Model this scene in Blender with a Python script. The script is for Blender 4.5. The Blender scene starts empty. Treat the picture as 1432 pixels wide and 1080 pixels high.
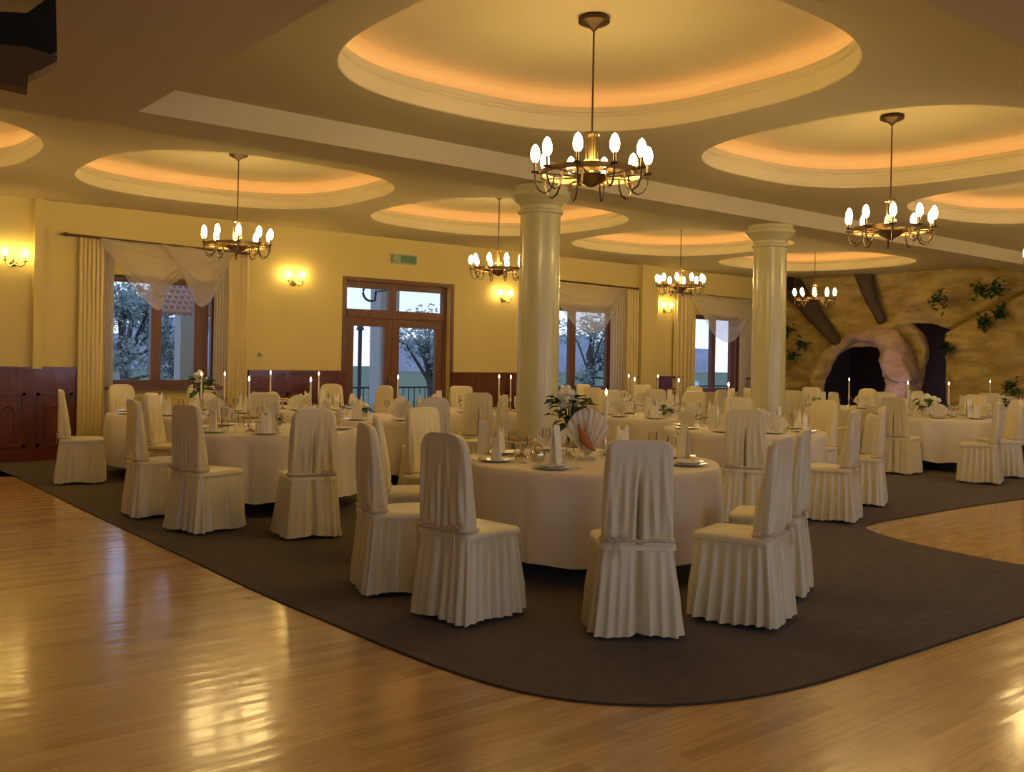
import bpy, math, random
from math import sin, cos, pi, radians, sqrt, atan2, tan
from mathutils import Vector, Matrix, noise
random.seed(7)
S = bpy.context.scene
COL = S.collection

# ------------------------------------------------------------------ camera
FPX = 1350.0; CAMZ = 1.5; HOR = 505.0
YAW = math.atan(1664/1350)            # angle between view and the long wall
Fw = Vector((cos(YAW), sin(YAW), 0))  # world x runs along the window wall, y towards it
Rw = Vector((sin(YAW), -cos(YAW), 0))
ROLL = radians(1.0)
CR = Rw*cos(ROLL) + Vector((0,0,1))*sin(ROLL)
CU = Vector((0,0,1))*cos(ROLL) - Rw*sin(ROLL)
cam = bpy.data.cameras.new('camera'); camo = bpy.data.objects.new('camera', cam); COL.objects.link(camo)
M = Matrix.Identity(4)
for i in range(3):
    M[i][0] = CR[i]; M[i][1] = CU[i]; M[i][2] = -Fw[i]
M[2][3] = CAMZ
camo.matrix_world = M
cam.sensor_width = 36; cam.sensor_fit = 'HORIZONTAL'; cam.lens = 36*FPX/1432
cam.shift_y = -(540-HOR)/1432; cam.clip_end = 400
S.camera = camo

def ray(px, py):
    return (CR*(px-716) + CU*(HOR-py) + Fw*FPX).normalized()
def AT(px, py, z=0.0):
    d = ray(px, py); t = (z-CAMZ)/d.z; return Vector((0,0,CAMZ)) + d*t
def WL(px, py, y=14.5):
    d = ray(px, py); t = y/d.y; return Vector((0,0,CAMZ)) + d*t
def EW(px, py, x=20.8):
    d = ray(px, py); t = x/d.x; return Vector((0,0,CAMZ)) + d*t
def AD(px, py, D):
    d = ray(px, py); return Vector((0,0,CAMZ)) + d*(D/d.dot(Fw))
def CF(X, Y): return Rw*X + Fw*Y
def PD(px, D):                        # floor point by pixel column and depth
    return CF((px-716)/FPX*D, D)
def rotz_dir(d): return atan2(-d.x, d.y)
def rotz_head(h): h = radians(h); return rotz_dir(Rw*sin(h) + Fw*cos(h))

# ------------------------------------------------------------------ materials
def mat(name, col, rough=.6, metal=0, spec=.5, emit=None, es=0, bump=None, var=None, sheen=0, coat=0):
    m = bpy.data.materials.new(name); m.use_nodes = True
    nt = m.node_tree; b = nt.nodes['Principled BSDF']
    b.inputs['Base Color'].default_value = (*col, 1); b.inputs['Roughness'].default_value = rough
    b.inputs['Metallic'].default_value = metal; b.inputs['Specular IOR Level'].default_value = spec
    b.inputs['Sheen Weight'].default_value = sheen; b.inputs['Coat Weight'].default_value = coat
    if emit: b.inputs['Emission Color'].default_value = (*emit, 1); b.inputs['Emission Strength'].default_value = es
    if bump or var:
        tc = nt.nodes.new('ShaderNodeTexCoord')
        n = nt.nodes.new('ShaderNodeTexNoise'); n.inputs['Scale'].default_value = (bump or var)[0]; n.inputs['Detail'].default_value = 5
        nt.links.new(tc.outputs['Object'], n.inputs['Vector'])
        if bump:
            bp = nt.nodes.new('ShaderNodeBump'); bp.inputs['Strength'].default_value = bump[1]; bp.inputs['Distance'].default_value = bump[2]
            nt.links.new(n.outputs['Fac'], bp.inputs['Height']); nt.links.new(bp.outputs['Normal'], b.inputs['Normal'])
        if var:
            n2 = nt.nodes.new('ShaderNodeTexNoise'); n2.inputs['Scale'].default_value = var[0]; n2.inputs['Detail'].default_value = 6
            nt.links.new(tc.outputs['Object'], n2.inputs['Vector'])
            r = nt.nodes.new('ShaderNodeValToRGB'); r.color_ramp.elements[0].position = .35; r.color_ramp.elements[1].position = .68
            r.color_ramp.elements[0].color = (*var[1], 1); r.color_ramp.elements[1].color = (*col, 1)
            nt.links.new(n2.outputs['Fac'], r.inputs['Fac']); nt.links.new(r.outputs['Color'], b.inputs['Base Color'])
    return m

def glassy(name, tint=(1,1,1), gloss=.12, rough=.03):
    m = bpy.data.materials.new(name); m.use_nodes = True; nt = m.node_tree; nt.nodes.clear()
    o = nt.nodes.new('ShaderNodeOutputMaterial'); t = nt.nodes.new('ShaderNodeBsdfTransparent'); g = nt.nodes.new('ShaderNodeBsdfGlossy')
    t.inputs[0].default_value = (*tint, 1); g.inputs['Roughness'].default_value = rough
    mx = nt.nodes.new('ShaderNodeMixShader'); lw = nt.nodes.new('ShaderNodeLayerWeight'); lw.inputs['Blend'].default_value = gloss
    nt.links.new(lw.outputs['Fresnel'], mx.inputs[0]); nt.links.new(t.outputs[0], mx.inputs[1]); nt.links.new(g.outputs[0], mx.inputs[2])
    nt.links.new(mx.outputs[0], o.inputs[0]); return m

def sheer(name, col, opac):
    m = bpy.data.materials.new(name); m.use_nodes = True; nt = m.node_tree; nt.nodes.clear()
    o = nt.nodes.new('ShaderNodeOutputMaterial'); t = nt.nodes.new('ShaderNodeBsdfTransparent')
    d = nt.nodes.new('ShaderNodeBsdfDiffuse'); l = nt.nodes.new('ShaderNodeBsdfTranslucent')
    d.inputs[0].default_value = (*col, 1); l.inputs[0].default_value = (*col, 1)
    a = nt.nodes.new('ShaderNodeMixShader'); a.inputs[0].default_value = .4; b = nt.nodes.new('ShaderNodeMixShader'); b.inputs[0].default_value = opac
    nt.links.new(d.outputs[0], a.inputs[1]); nt.links.new(l.outputs[0], a.inputs[2]); nt.links.new(t.outputs[0], b.inputs[1]); nt.links.new(a.outputs[0], b.inputs[2])
    nt.links.new(b.outputs[0], o.inputs[0]); return m

def wood_floor():
    m = bpy.data.materials.new('parquet'); m.use_nodes = True; nt = m.node_tree; b = nt.nodes['Principled BSDF']
    tc = nt.nodes.new('ShaderNodeTexCoord')
    br = nt.nodes.new('ShaderNodeTexBrick'); br.inputs['Scale'].default_value = 1; br.inputs['Brick Width'].default_value = .95; br.inputs['Row Height'].default_value = .085
    br.inputs['Mortar Size'].default_value = .0012; br.inputs['Mortar Smooth'].default_value = .3; br.offset = .37; br.offset_frequency = 3
    br.inputs['Color1'].default_value = (0,0,0,1); br.inputs['Color2'].default_value = (1,1,1,1); br.inputs['Mortar'].default_value = (.5,.5,.5,1)
    nt.links.new(tc.outputs['Object'], br.inputs['Vector'])
    r = nt.nodes.new('ShaderNodeValToRGB'); e = r.color_ramp.elements
    e[0].color = (.45,.245,.075,1); e[1].color = (.64,.40,.145,1); k = r.color_ramp.elements.new(.35); k.color = (.57,.34,.115,1)
    nt.links.new(br.outputs['Color'], r.inputs['Fac'])
    mp = nt.nodes.new('ShaderNodeMapping'); mp.inputs['Scale'].default_value = (1.2, 22, 1)
    n = nt.nodes.new('ShaderNodeTexNoise'); n.inputs['Scale'].default_value = 2.2; n.inputs['Detail'].default_value = 6
    nt.links.new(tc.outputs['Object'], mp.inputs[0]); nt.links.new(mp.outputs[0], n.inputs['Vector'])
    r2 = nt.nodes.new('ShaderNodeValToRGB'); r2.color_ramp.elements[0].color = (.62,.55,.48,1); r2.color_ramp.elements[0].position = .3; r2.color_ramp.elements[1].position = .6
    nt.links.new(n.outputs['Fac'], r2.inputs['Fac'])
    mx = nt.nodes.new('ShaderNodeMixRGB'); mx.blend_type = 'MULTIPLY'; mx.inputs[0].default_value = .75
    nt.links.new(r.outputs[0], mx.inputs[1]); nt.links.new(r2.outputs[0], mx.inputs[2])
    mx2 = nt.nodes.new('ShaderNodeMixRGB'); mx2.inputs[2].default_value = (.16,.075,.03,1)
    inv = nt.nodes.new('ShaderNodeMath'); inv.operation = 'MULTIPLY'; inv.inputs[1].default_value = .35
    nt.links.new(br.outputs['Fac'], inv.inputs[0]); nt.links.new(inv.outputs[0], mx2.inputs[0]); nt.links.new(mx.outputs[0], mx2.inputs[1])
    nt.links.new(mx2.outputs[0], b.inputs['Base Color'])
    b.inputs['Roughness'].default_value = .27; b.inputs['Specular IOR Level'].default_value = .8; b.inputs['Coat Weight'].default_value = .55; b.inputs['Coat Roughness'].default_value = .13
    # every board lies very slightly proud or low, which breaks the reflections up
    n3 = nt.nodes.new('ShaderNodeTexNoise'); n3.inputs['Scale'].default_value = 1.0; n3.inputs['Detail'].default_value = 2
    mp3 = nt.nodes.new('ShaderNodeMapping'); mp3.inputs['Scale'].default_value = (1.1, 9, 1)
    nt.links.new(tc.outputs['Object'], mp3.inputs[0]); nt.links.new(mp3.outputs[0], n3.inputs['Vector'])
    bp = nt.nodes.new('ShaderNodeBump'); bp.inputs['Strength'].default_value = .5; bp.inputs['Distance'].default_value = .006
    nt.links.new(n3.outputs['Fac'], bp.inputs['Height']); nt.links.new(bp.outputs['Normal'], b.inputs['Normal']); nt.links.new(bp.outputs['Normal'], b.inputs['Coat Normal'])
    return m

def wood(name, c1, c2, rough=.3, axis=(2,30,30), coat=.2):
    m = mat(name, c1, rough, coat=coat); nt = m.node_tree; b = nt.nodes['Principled BSDF']
    tc = nt.nodes.new('ShaderNodeTexCoord'); mp = nt.nodes.new('ShaderNodeMapping'); mp.inputs['Scale'].default_value = axis
    n = nt.nodes.new('ShaderNodeTexNoise'); n.inputs['Scale'].default_value = 1; n.inputs['Detail'].default_value = 5
    r = nt.nodes.new('ShaderNodeValToRGB'); r.color_ramp.elements[0].color = (*c1,1); r.color_ramp.elements[1].color = (*c2,1)
    r.color_ramp.elements[0].position = .3; r.color_ramp.elements[1].position = .7
    nt.links.new(tc.outputs['Object'], mp.inputs[0]); nt.links.new(mp.outputs[0], n.inputs['Vector']); nt.links.new(n.outputs['Fac'], r.inputs['Fac']); nt.links.new(r.outputs[0], b.inputs['Base Color'])
    return m

M_FLOOR = wood_floor()
M_CARPET = mat('carpet_pile', (.115,.085,.062), .95, spec=.1, bump=(260,.8,.006), var=(9,(.085,.062,.046)), sheen=.15)
M_EDGE = mat('carpet_edge', (.03,.018,.012), .8)
M_WALL = mat('cream_paint', (.70,.56,.22), .7, spec=.2, bump=(60,.15,.002))
M_CEIL = mat('ceiling_paint', (.60,.51,.32), .85, spec=.1)
M_DOME = mat('dome_paint', (.62,.52,.33), .85, spec=.1)
M_MAHO = wood('mahogany', (.085,.018,.009), (.17,.038,.016), .28, (30,30,2))
M_FRAME = wood('window_wood', (.12,.045,.022), (.20,.08,.04), .4, (30,30,2), 0)
M_CLOTH = mat('chair_satin', (.74,.65,.40), .34, spec=.55, bump=(35,.12,.004), sheen=.3)
M_CLOTH2 = mat('table_linen', (.76,.68,.56), .6, spec=.25, bump=(22,.1,.004), sheen=.2)
M_SASH = mat('sash_cord', (.62,.50,.34), .5)
M_DARK = mat('dark_leg', (.02,.014,.01), .5)
M_COLM = mat('column_paint', (.62,.56,.30), .26, spec=.5, coat=.1)
M_BRASS = mat('aged_brass', (.30,.20,.085), .3, metal=1)
M_BRASSD = mat('dark_bronze', (.09,.055,.03), .4, metal=.8)
M_SLEEVE = mat('candle_sleeve', (.75,.66,.45), .5)
M_BULB = mat('bulb_glow', (1,.9,.6), .3, emit=(1,.71,.27), es=72)
M_BULBW = mat('sconce_bulb_glow', (1,.9,.6), .3, emit=(1,.69,.22), es=80)
M_ROPE = mat('cove_light', (1,.7,.4), .3, emit=(1,.52,.20), es=5.0)
M_FLAME = mat('flame', (1,.8,.5), .5, emit=(1,.68,.35), es=16)
M_ADDED_SPOT = mat('spot_glow', (1,.9,.7), .3, emit=(1,.72,.36), es=75)  # glow of the added ceiling spots, a fill for the foreground
M_WAX = mat('candle_wax', (.85,.76,.58), .45)
M_PORC = mat('porcelain', (.84,.78,.68), .15, spec=.6)
M_SILV = mat('silver', (.75,.70,.6), .12, metal=1)
M_CRYS = glassy('crystal', (.97,.97,.95), .12, .1)
M_PANE = glassy('window_glass', (.93,.95,.97), .08)
M_LEAF = mat('leaf_green', (.05,.13,.035), .5, var=(20,(.02,.06,.02)))
M_PETAL = mat('white_petal', (.8,.78,.62), .6)
M_CURT = mat('curtain_fabric', (.74,.60,.28), .7, spec=.2, sheen=.2)
M_SHEER = sheer('sheer_voile', (.84,.77,.66), .5)
M_ROD = mat('curtain_rod', (.09,.05,.025), .45)
M_NAP = mat('napkin_linen', (.84,.78,.68), .6, sheen=.2)
M_RED = mat('orange_print', (.46,.17,.05), .6)
M_CARD = mat('card_stock', (.80,.77,.66), .6)
M_BLACK = mat('matt_black', (.008,.006,.005), .6)
M_ROCKB = None
M_SIGN = mat('sign_plastic', (.30,.36,.26), .4)
M_GRASS = mat('grass', (.10,.16,.07), .9, var=(3,(.07,.10,.05)))
M_TREE = mat('tree_leaves', (.26,.33,.31), .7, var=(2,(.15,.20,.19)))  # pale bluish distance haze is mixed into the leaf colour
M_BARK = mat('bark', (.10,.09,.09), .9)
M_IRON = mat('iron', (.03,.03,.04), .6)
M_PAVE = mat('terrace_paving', (.28,.27,.28), .8, var=(4,(.2,.2,.2)))
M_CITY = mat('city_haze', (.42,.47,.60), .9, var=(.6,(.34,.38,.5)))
M_POST = mat('terrace_render', (.42,.42,.43), .8)
M_TILE = mat('awning_tile', (.52,.33,.33), .7)

# ------------------------------------------------------------------ mesh builder
class MB:
    def __init__(s): s.v = []; s.f = []; s.m = []; s.mi = 0
    def add(s, vs, fs):
        o = len(s.v); s.v += [tuple(v) for v in vs]; s.f += [tuple(i+o for i in f) for f in fs]; s.m += [s.mi]*len(fs); return s
    def box(s, x0, x1, y0, y1, z0, z1, T=None):
        vs = [Vector((x,y,z)) for z in (z0,z1) for y in (y0,y1) for x in (x0,x1)]
        if T: vs = [T @ v for v in vs]
        return s.add(vs, [(0,2,3,1),(4,5,7,6),(0,1,5,4),(2,6,7,3),(0,4,6,2),(1,3,7,5)])
    def grid(s, fn, nu, nv, cu=False):
        vs = [fn(i/(nu if cu else nu-1), j/(nv-1)) for j in range(nv) for i in range(nu)]
        fs = []
        for j in range(nv-1):
            for i in range(nu if cu else nu-1):
                a = j*nu+i; b = j*nu+(i+1) % nu; fs.append((a, b, b+nu, a+nu))
        return s.add(vs, fs)
    def lathe(s, prof, n=24, c=(0,0,0), T=None):
        vs = []
        for r, z in prof:
            for i in range(n):
                a = 2*pi*i/n; v = Vector((c[0]+max(r,1e-5)*cos(a), c[1]+max(r,1e-5)*sin(a), c[2]+z)); vs.append(T @ v if T else v)
        fs = []
        for j in range(len(prof)-1):
            for i in range(n):
                a = j*n+i; b = j*n+(i+1) % n; fs.append((a, b, b+n, a+n))
        return s.add(vs, fs)
    def tube(s, path, r, n=8, closed=False, cap=True):
        P = [Vector(p) for p in path]; R = r if isinstance(r, (list, tuple)) else [r]*len(P)
        vs = []; L = len(P)
        up = Vector((0,0,1))
        for k in range(L):
            a = P[(k-1) % L] if closed or k > 0 else P[k]; b = P[(k+1) % L] if closed or k < L-1 else P[k]
            t = (b-a).normalized(); x = t.cross(up)
            if x.length < .05: x = t.cross(Vector((1,0,0)) if abs(t.x) < .9 else Vector((0,1,0)))
            x.normalize(); y = x.cross(t)
            for i in range(n):
                q = 2*pi*i/n; vs.append(P[k] + (x*cos(q)+y*sin(q))*R[k])
        fs = []
        for k in range(L if closed else L-1):
            for i in range(n):
                a = k*n+i; b = k*n+(i+1) % n; c = (k+1) % L
                fs.append((a, b, c*n+(i+1) % n, c*n+i))
        if cap and not closed: fs += [tuple(range(n))[::-1], tuple((L-1)*n+i for i in range(n))]
        return s.add(vs, fs)
    def ball(s, c, rx, ry=None, rz=None, n=10, k=7):
        ry = ry or rx; rz = rz or rx
        return s.add([Vector((c[0]+rx*sin(pi*j/(k-1))*cos(2*pi*i/n) if 0<j<k-1 else c[0]+1e-4*cos(2*pi*i/n), c[1]+(ry*sin(pi*j/(k-1)) if 0<j<k-1 else 1e-4)*sin(2*pi*i/n), c[2]-rz*cos(pi*j/(k-1)))) for j in range(k) for i in range(n)],
                     [(j*n+i, j*n+(i+1) % n, (j+1)*n+(i+1) % n, (j+1)*n+i) for j in range(k-1) for i in range(n)])
    def build(s, name, m, parent=None, smooth=True, angle=40):
        me = bpy.data.meshes.new(name); me.from_pydata(s.v, [], s.f)
        for q in (m if isinstance(m, (list, tuple)) else [m]): me.materials.append(q)
        for p, i in zip(me.polygons, s.m): p.material_index = i
        if smooth:
            me.polygons.foreach_set('use_smooth', [True]*len(me.polygons))
            try: me.set_sharp_from_angle(angle=radians(angle))
            except Exception: pass
        me.update()
        o = bpy.data.objects.new(name, me); COL.objects.link(o)
        if parent: o.parent = parent
        return o

def tag(o, label=None, cat=None, group=None, kind=None):
    if label: o['label'] = label
    if cat: o['category'] = cat
    if group: o['group'] = group
    if kind: o['kind'] = kind
    return o
def empty(name, loc, rz=0, sc=1):
    o = bpy.data.objects.new(name, None); COL.objects.link(o); o.location = loc; o.rotation_euler.z = rz; o.empty_display_size = .1
    o.scale = (sc, sc, sc); return o
def copy_tree(o, parent=None):
    c = o.copy(); COL.objects.link(c); c.parent = parent
    for ch in list(o.children): copy_tree(ch, c)
    return c
USED = {}
def place(proto, loc, rz, label, group, sc=1, cat=None):
    if not USED.get(proto.name): o = proto; USED[proto.name] = True
    else: o = copy_tree(proto)
    o.location = loc; o.rotation_euler = (0, 0, rz); o.scale = (sc, sc, sc)
    o['label'] = label; o['group'] = group
    if cat: o['category'] = cat
    return o
def struct(mb, name, m, **k): o = mb.build(name, m, **k); o['kind'] = 'structure'; return o

# ------------------------------------------------------------------ room shell
ZC = 3.62; ZB = 3.40; ZD = 4.01
U0, U1, N0, N1 = -7.0, 20.8, -6.5, 14.5
b = MB(); b.box(U0-.3, 26, N0-.3, N1+.3, -.2, 0); struct(b, 'floor', M_FLOOR, smooth=False)

def smoothpts(pts, it=3):
    for _ in range(it):
        q = [pts[0]]
        for a, c in zip(pts, pts[1:]): q += [a*.75+c*.25, a*.25+c*.75]
        q.append(pts[-1]); pts = q
    return pts
left_edge = [AT(*p) for p in [(-260,560),(0,657),(60,686),(150,730),(250,776),(370,834),(480,880),(560,914),(640,944),(720,968),(800,982),(880,988),(970,987),(1060,976),(1150,955),(1240,926),(1340,893),(1432,863),(1600,805)]]
right_edge = [AT(*p) for p in [(1640,822),(1432,793),(1340,775),(1270,760),(1225,747),(1204,738),(1225,731),(1290,720),(1360,708),(1432,698),(1560,680)]]
front = smoothpts(left_edge, 2)
inner = smoothpts(right_edge, 2)
outline = front + inner + [Vector((19.7, 4.5, 0)), Vector((19.7, N1-.06, 0)), Vector((-2.0, N1-.06, 0))]
from mathutils.geometry import tessellate_polygon
tri = tessellate_polygon([[Vector((p.x, p.y, 0)) for p in outline]])
b = MB(); n = len(outline)
b.add([Vector((p.x,p.y,.008)) for p in outline], [tuple(t) for t in tri])
b.mi = 1
b.add([Vector((p.x,p.y,.008)) for p in outline]+[Vector((p.x,p.y,.0)) for p in outline], [(i,(i+1)%n,n+(i+1)%n,n+i) for i in range(n)])
car = b.build('carpet', [M_CARPET, M_EDGE], smooth=False)
import bmesh
bm = bmesh.new(); bm.from_mesh(car.data)
for f in bm.faces:
    f.normal_update()
    if f.material_index == 0 and f.normal.z < 0: f.normal_flip()
bm.to_mesh(car.data); bm.free()
tag(car, 'dark brown carpet with curved edge laid across the parquet under the tables', 'carpet')
# dark welt along the carpet edge
b = MB(); b.tube([p+Vector((0,0,.0005)) for p in front], .009, 6); b.tube([p+Vector((0,0,.0005)) for p in inner], .009, 6)
b.build('edge_binding', M_EDGE, car)

# openings in the window wall: (u0,u1,z0,z1)
w1a, w1b = WL(150,383), WL(306,540)
dra, drb = WL(484,389), WL(628,560)
w3a, w3b = WL(772,424), WL(859,548)
w4a, w4b = WL(973,446), WL(1038,548)
OPEN = [(w1a.x, w1b.x, w1b.z, w1a.z), (dra.x, drb.x, 0.0, 2.83), (w3a.x, w3b.x, 0.0, w3a.z), (w4a.x, w4b.x, w4b.z, w4a.z+.1)]
def wall_with(openings, a0, a1, zt, y0, y1):
    b = MB(); cur = a0
    for (p, q, z0, z1) in openings:
        b.box(cur, p, y0, y1, 0, zt)
        if z0 > 0: b.box(p, q, y0, y1, 0, z0)
        b.box(p, q, y0, y1, z1, zt); cur = q
    b.box(cur, a1, y0, y1, 0, zt); return b
struct(wall_with(OPEN, U0-.3, U1+5.2, 4.3, N1, N1+.32), 'wall_back', M_WALL, smooth=False)
b = MB(); b.box(U0-.3, U0, N0, N1, 0, 4.3); struct(b, 'wall_left', M_WALL, smooth=False)
# wall behind the camera with two tall window openings added to brighten the foreground
RW = [(-5.0,-1.0,.4,2.9),(1.0,5.0,.4,2.9),(7.5,11.5,.4,2.9),(13.5,17.5,.4,2.9)]
struct(wall_with(RW, U0-.3, U1+5, 4.3, N0-.3, N0), 'wall_front', M_WALL, smooth=False)
for k, (p, q, z0, z1) in enumerate(RW):
    b = MB()
    for x in (p, (p+q)/2-.04, q-.08): b.box(x, x+.08, N0-.2, N0-.1, z0, z1)
    for z in (z0, z1-.08): b.box(p, q, N0-.2, N0-.1, z, z+.08)
    o = struct(b, 'window_%d' % (k+5), M_FRAME, smooth=False)  # unseen frame, added along with the daylight fill
    b = MB(); b.box(p+.05, q-.05, N0-.16, N0-.15, z0+.05, z1-.05); b.build('pane', M_PANE, o, smooth=False)

# ceiling with round recesses
DOMES_NEAR = [4.85, 8.95, 13.05, 17.15]; DOMES_FAR = [.75, 4.85, 8.95, 13.05, 17.15]
NN0, NN1, NB = 2.56, 7.72, 8.36
NCn, NCf = 5.1, 11.4
b = MB(); c2 = MB()
def rf(a0, a, p=2.7): return a0/(abs(cos(a))**p+abs(sin(a))**p)**(1/p)
def cell(u0, u1, n0, n1, cu, cn, R):
    K = 112; ring = []; out = []
    for i in range(K):
        a = 2*pi*i/K; ring.append(Vector((cu+rf(R,a)*cos(a), cn+rf(R,a)*sin(a), ZC)))
        dx, dy = cos(a), sin(a)
        t = min(((u1-cu)/dx if dx > 1e-6 else 1e9), ((u0-cu)/dx if dx < -1e-6 else 1e9), ((n1-cn)/dy if dy > 1e-6 else 1e9), ((n0-cn)/dy if dy < -1e-6 else 1e9))
        out.append(Vector((cu+dx*t, cn+dy*t, ZC)))
    for (x, y) in ((u0,n0),(u0,n1),(u1,n0),(u1,n1)):
        a = atan2(y-cn, x-cu) % (2*pi); i = round(a/(2*pi)*K) % K; out[i] = Vector((x,y,ZC))
    b.add(ring+out, [(i,(i+1)%K,K+(i+1)%K,K+i) for i in range(K)])
    # lip, hidden ledge, upper wall and flat top
    prof = [(0,ZC),(-.010,ZC+.01),(-.010,ZC+.03),(.002,ZC+.035),(0,ZC+.135),(-.02,ZC+.15),(-.024,ZC+.165),(-.006,ZC+.175),(-.006,ZC+.222),(.01,ZC+.222),(.01,ZC+.17),(.17,ZC+.17),(.17,ZC+.25),(.12,ZD-.06),(.04,ZD-.01),(0,ZD),(-R*.5,ZD+.001),(-R*1.0,ZD)]
    def fn(q, t):
        a = 2*pi*q; o_, z = prof[int(round(t*(len(prof)-1)))]; r_ = rf(R, a)+o_ if o_ > -R*.4 else (rf(R,a)*.5 if o_ > -R*.9 else .001)
        return Vector((cu+r_*cos(a), cn+r_*sin(a), z))
    c2.grid(fn, K, len(prof), cu=True)
RNEAR, RFAR = 1.70, 1.77
for cu in DOMES_NEAR: cell(cu-2.05, cu+2.05, NN0, NN1, cu, NCn, RNEAR)
for cu in DOMES_FAR: cell(cu-2.05, cu+2.05, NB, N1, cu, NCf, RFAR)
def quad(x0,x1,y0,y1,z): b.add([(x0,y0,z),(x1,y0,z),(x1,y1,z),(x0,y1,z)], [(0,1,2,3)])
UE = 2.46
quad(UE, 2.8, NN0, NN1, ZC); quad(19.2, 26, NN0, NN1, ZC); quad(19.2, 26, NB, N1, ZC); quad(U0, -1.3, NB, N1, ZC)
b.box(UE, 26, NN1, NB, ZB, ZC+.5)            # long beam over the columns
b.box(U0, UE, N0, NB, ZB, ZC+.5)             # low ceiling on the left
b.box(UE, 26, N0, NN0, ZB, ZC+.5)            # low ceiling near the camera
ce = struct(b, 'ceiling', M_CEIL, smooth=False)
o = c2.build('ceiling_recess', M_DOME, ce, angle=25); o['label'] = 'paler coved round recesses'
b = MB(); b.box(U0-.3, 26, N0-.3, N1+.3, 4.45, 4.6); b.box(25.8,26,N0,N1,0,4.6); struct(b, 'wall_right', M_BLACK, smooth=False)
b = MB(); b.box(U0-.3, 26, N0-.3, N1+.3, 4.14, 4.2); struct(b, 'trim_9', M_BLACK, smooth=False)
# warm light tube lying behind each lip
b0 = MB(); b0.tube([((rf(RNEAR,2*pi*i/48)+.11)*cos(2*pi*i/48), (rf(RNEAR,2*pi*i/48)+.11)*sin(2*pi*i/48), 0) for i in range(48)], .013, 4, closed=True)
rope = b0.build('cove_light', M_ROPE)
tag(rope, 'x', 'light')
allD = [(u, NCn) for u in DOMES_NEAR]+[(u, NCf) for u in DOMES_FAR]
DN = {(4.85,NCn):'largest recess above front table',(8.95,NCn):'recess at upper right',(13.05,NCn):'recess cut by right edge',(17.15,NCn):'recess past right edge',
      (.75,NCf):'recess cut by left edge',(4.85,NCf):'recess before the left curtained window',(8.95,NCf):'recess behind the near column',(13.05,NCf):'recess between the two columns',(17.15,NCf):'recess nearest the rock wall'}
for (u, nn) in allD:
    place(rope, (u, nn, ZC+.187), 0, 'hidden orange light tube in the round ceiling '+DN[(u,nn)], 'cove light tubes', 1.0 if nn == NCn else (RFAR+.0)/RNEAR)

# wall plaster pilasters
k = 1
for (pa, pb, dpt, zb0) in ((45,58,.10,1.28),(892,914,.14,0)):
    p = WL(pa,400); q = WL(pb,400); b = MB(); b.box(p.x, q.x, N1-dpt, N1, zb0, ZC); struct(b, 'trim_%d' % k, M_WALL, smooth=False); k += 1

# wainscot runs (mahogany)
def wains(pa, pb, ztop, arch=False):
    global k
    x0 = WL(pa,520).x; x1 = WL(pb,520).x; d = .05; y = N1-d
    root = MB(); root.box(x0, x1, y, N1, 0, ztop-.05); root.box(x0-.01, x1+.01, y-.03, N1, ztop-.05, ztop); root.box(x0, x1, y-.02, y, 0, .14)
    root.box(x0, x1, y-.018, y, ztop-.30, ztop-.27)
    w = x1-x0; n = max(1, round(w/.62)); pw = w/n
    o = struct(root, 'trim_%d' % k, M_MAHO, smooth=False); k += 1
    for i in range(n):
        a = x0+i*pw+.07; c = x0+(i+1)*pw-.07
        p = MB()
        p.box(a, c, y-.022, y, .2, .24); p.box(a, c, y-.022, y, ztop-.40, ztop-.36)
        p.box(a, a+.04, y-.022, y, .2, ztop-.36); p.box(c-.04, c, y-.022, y, .2, ztop-.36)
        p.box(a+.1, c-.1, y-.012, y, .32, ztop-.50)
        if arch:
            cx = (a+c)/2; r = (c-a)/2-.13
            p.tube([(cx-r, y-.02, .34)]+[(cx-r*cos(t*pi/10), y-.02, .66+r*sin(t*pi/10)) for t in range(11)]+[(cx+r, y-.02, .34)], .014, 6)
        p.build('panel', M_MAHO, o, smooth=False)
ZW = WL(412,518).z
wains(-260,108,WL(60,513).z,True); wains(346,482,ZW); wains(630,768,ZW-.01); wains(884,956,WL(915,526).z); wains(1040,1100,WL(1045,528).z)
b = MB(); 
for (pa,pb) in ((108,346),(956,1040)): b.box(WL(pa,520).x, WL(pb,520).x, N1-.02, N1, 0, .12)
struct(b, 'baseboard_back', M_MAHO, smooth=False)

# ------------------------------------------------------------------ windows and doors
def frame(name, x0, x1, z0, z1, mull, bars, fw=.09, y=None):
    y = N1+.12 if y is None else y
    b = MB(); b.box(x0, x0+fw, y, y+.08, z0, z1); b.box(x1-fw, x1, y, y+.08, z0, z1); b.box(x0+fw, x1-fw, y, y+.08, z1-fw, z1); b.box(x0+fw, x1-fw, y, y+.08, z0, z0+fw)
    for (m, w) in mull: b.box(m-w/2, m+w/2, y-.01, y+.08, z0+fw, z1-fw)
    for (z, w) in bars: b.box(x0+fw, x1-fw, y-.005, y+.08, z-w/2, z+w/2)
    o = struct(b, name, M_FRAME, smooth=False)
    xs = [x0+fw]+[m for m, w in mull]+[x1-fw]
    for a, c in zip(xs, xs[1:]):
        p = MB(); p.box(a, c, y+.035, y+.041, z0+fw*.8, z1-fw*.8); p.build('pane', M_PANE, o, smooth=False)
    return o
x0,x1,z0,z1 = OPEN[0]
wn = frame('window_1', x0, x1, z0, z1, [(WL(218,460,N1+.12).x,.15),(WL(281,460,N1+.12).x,.22)], [])
b = MB(); b.box(x0-.03, x1+.03, N1-.10, N1+.12, z0-.05, z0); b.build('window_sill', M_FRAME, wn, smooth=False)
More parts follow.
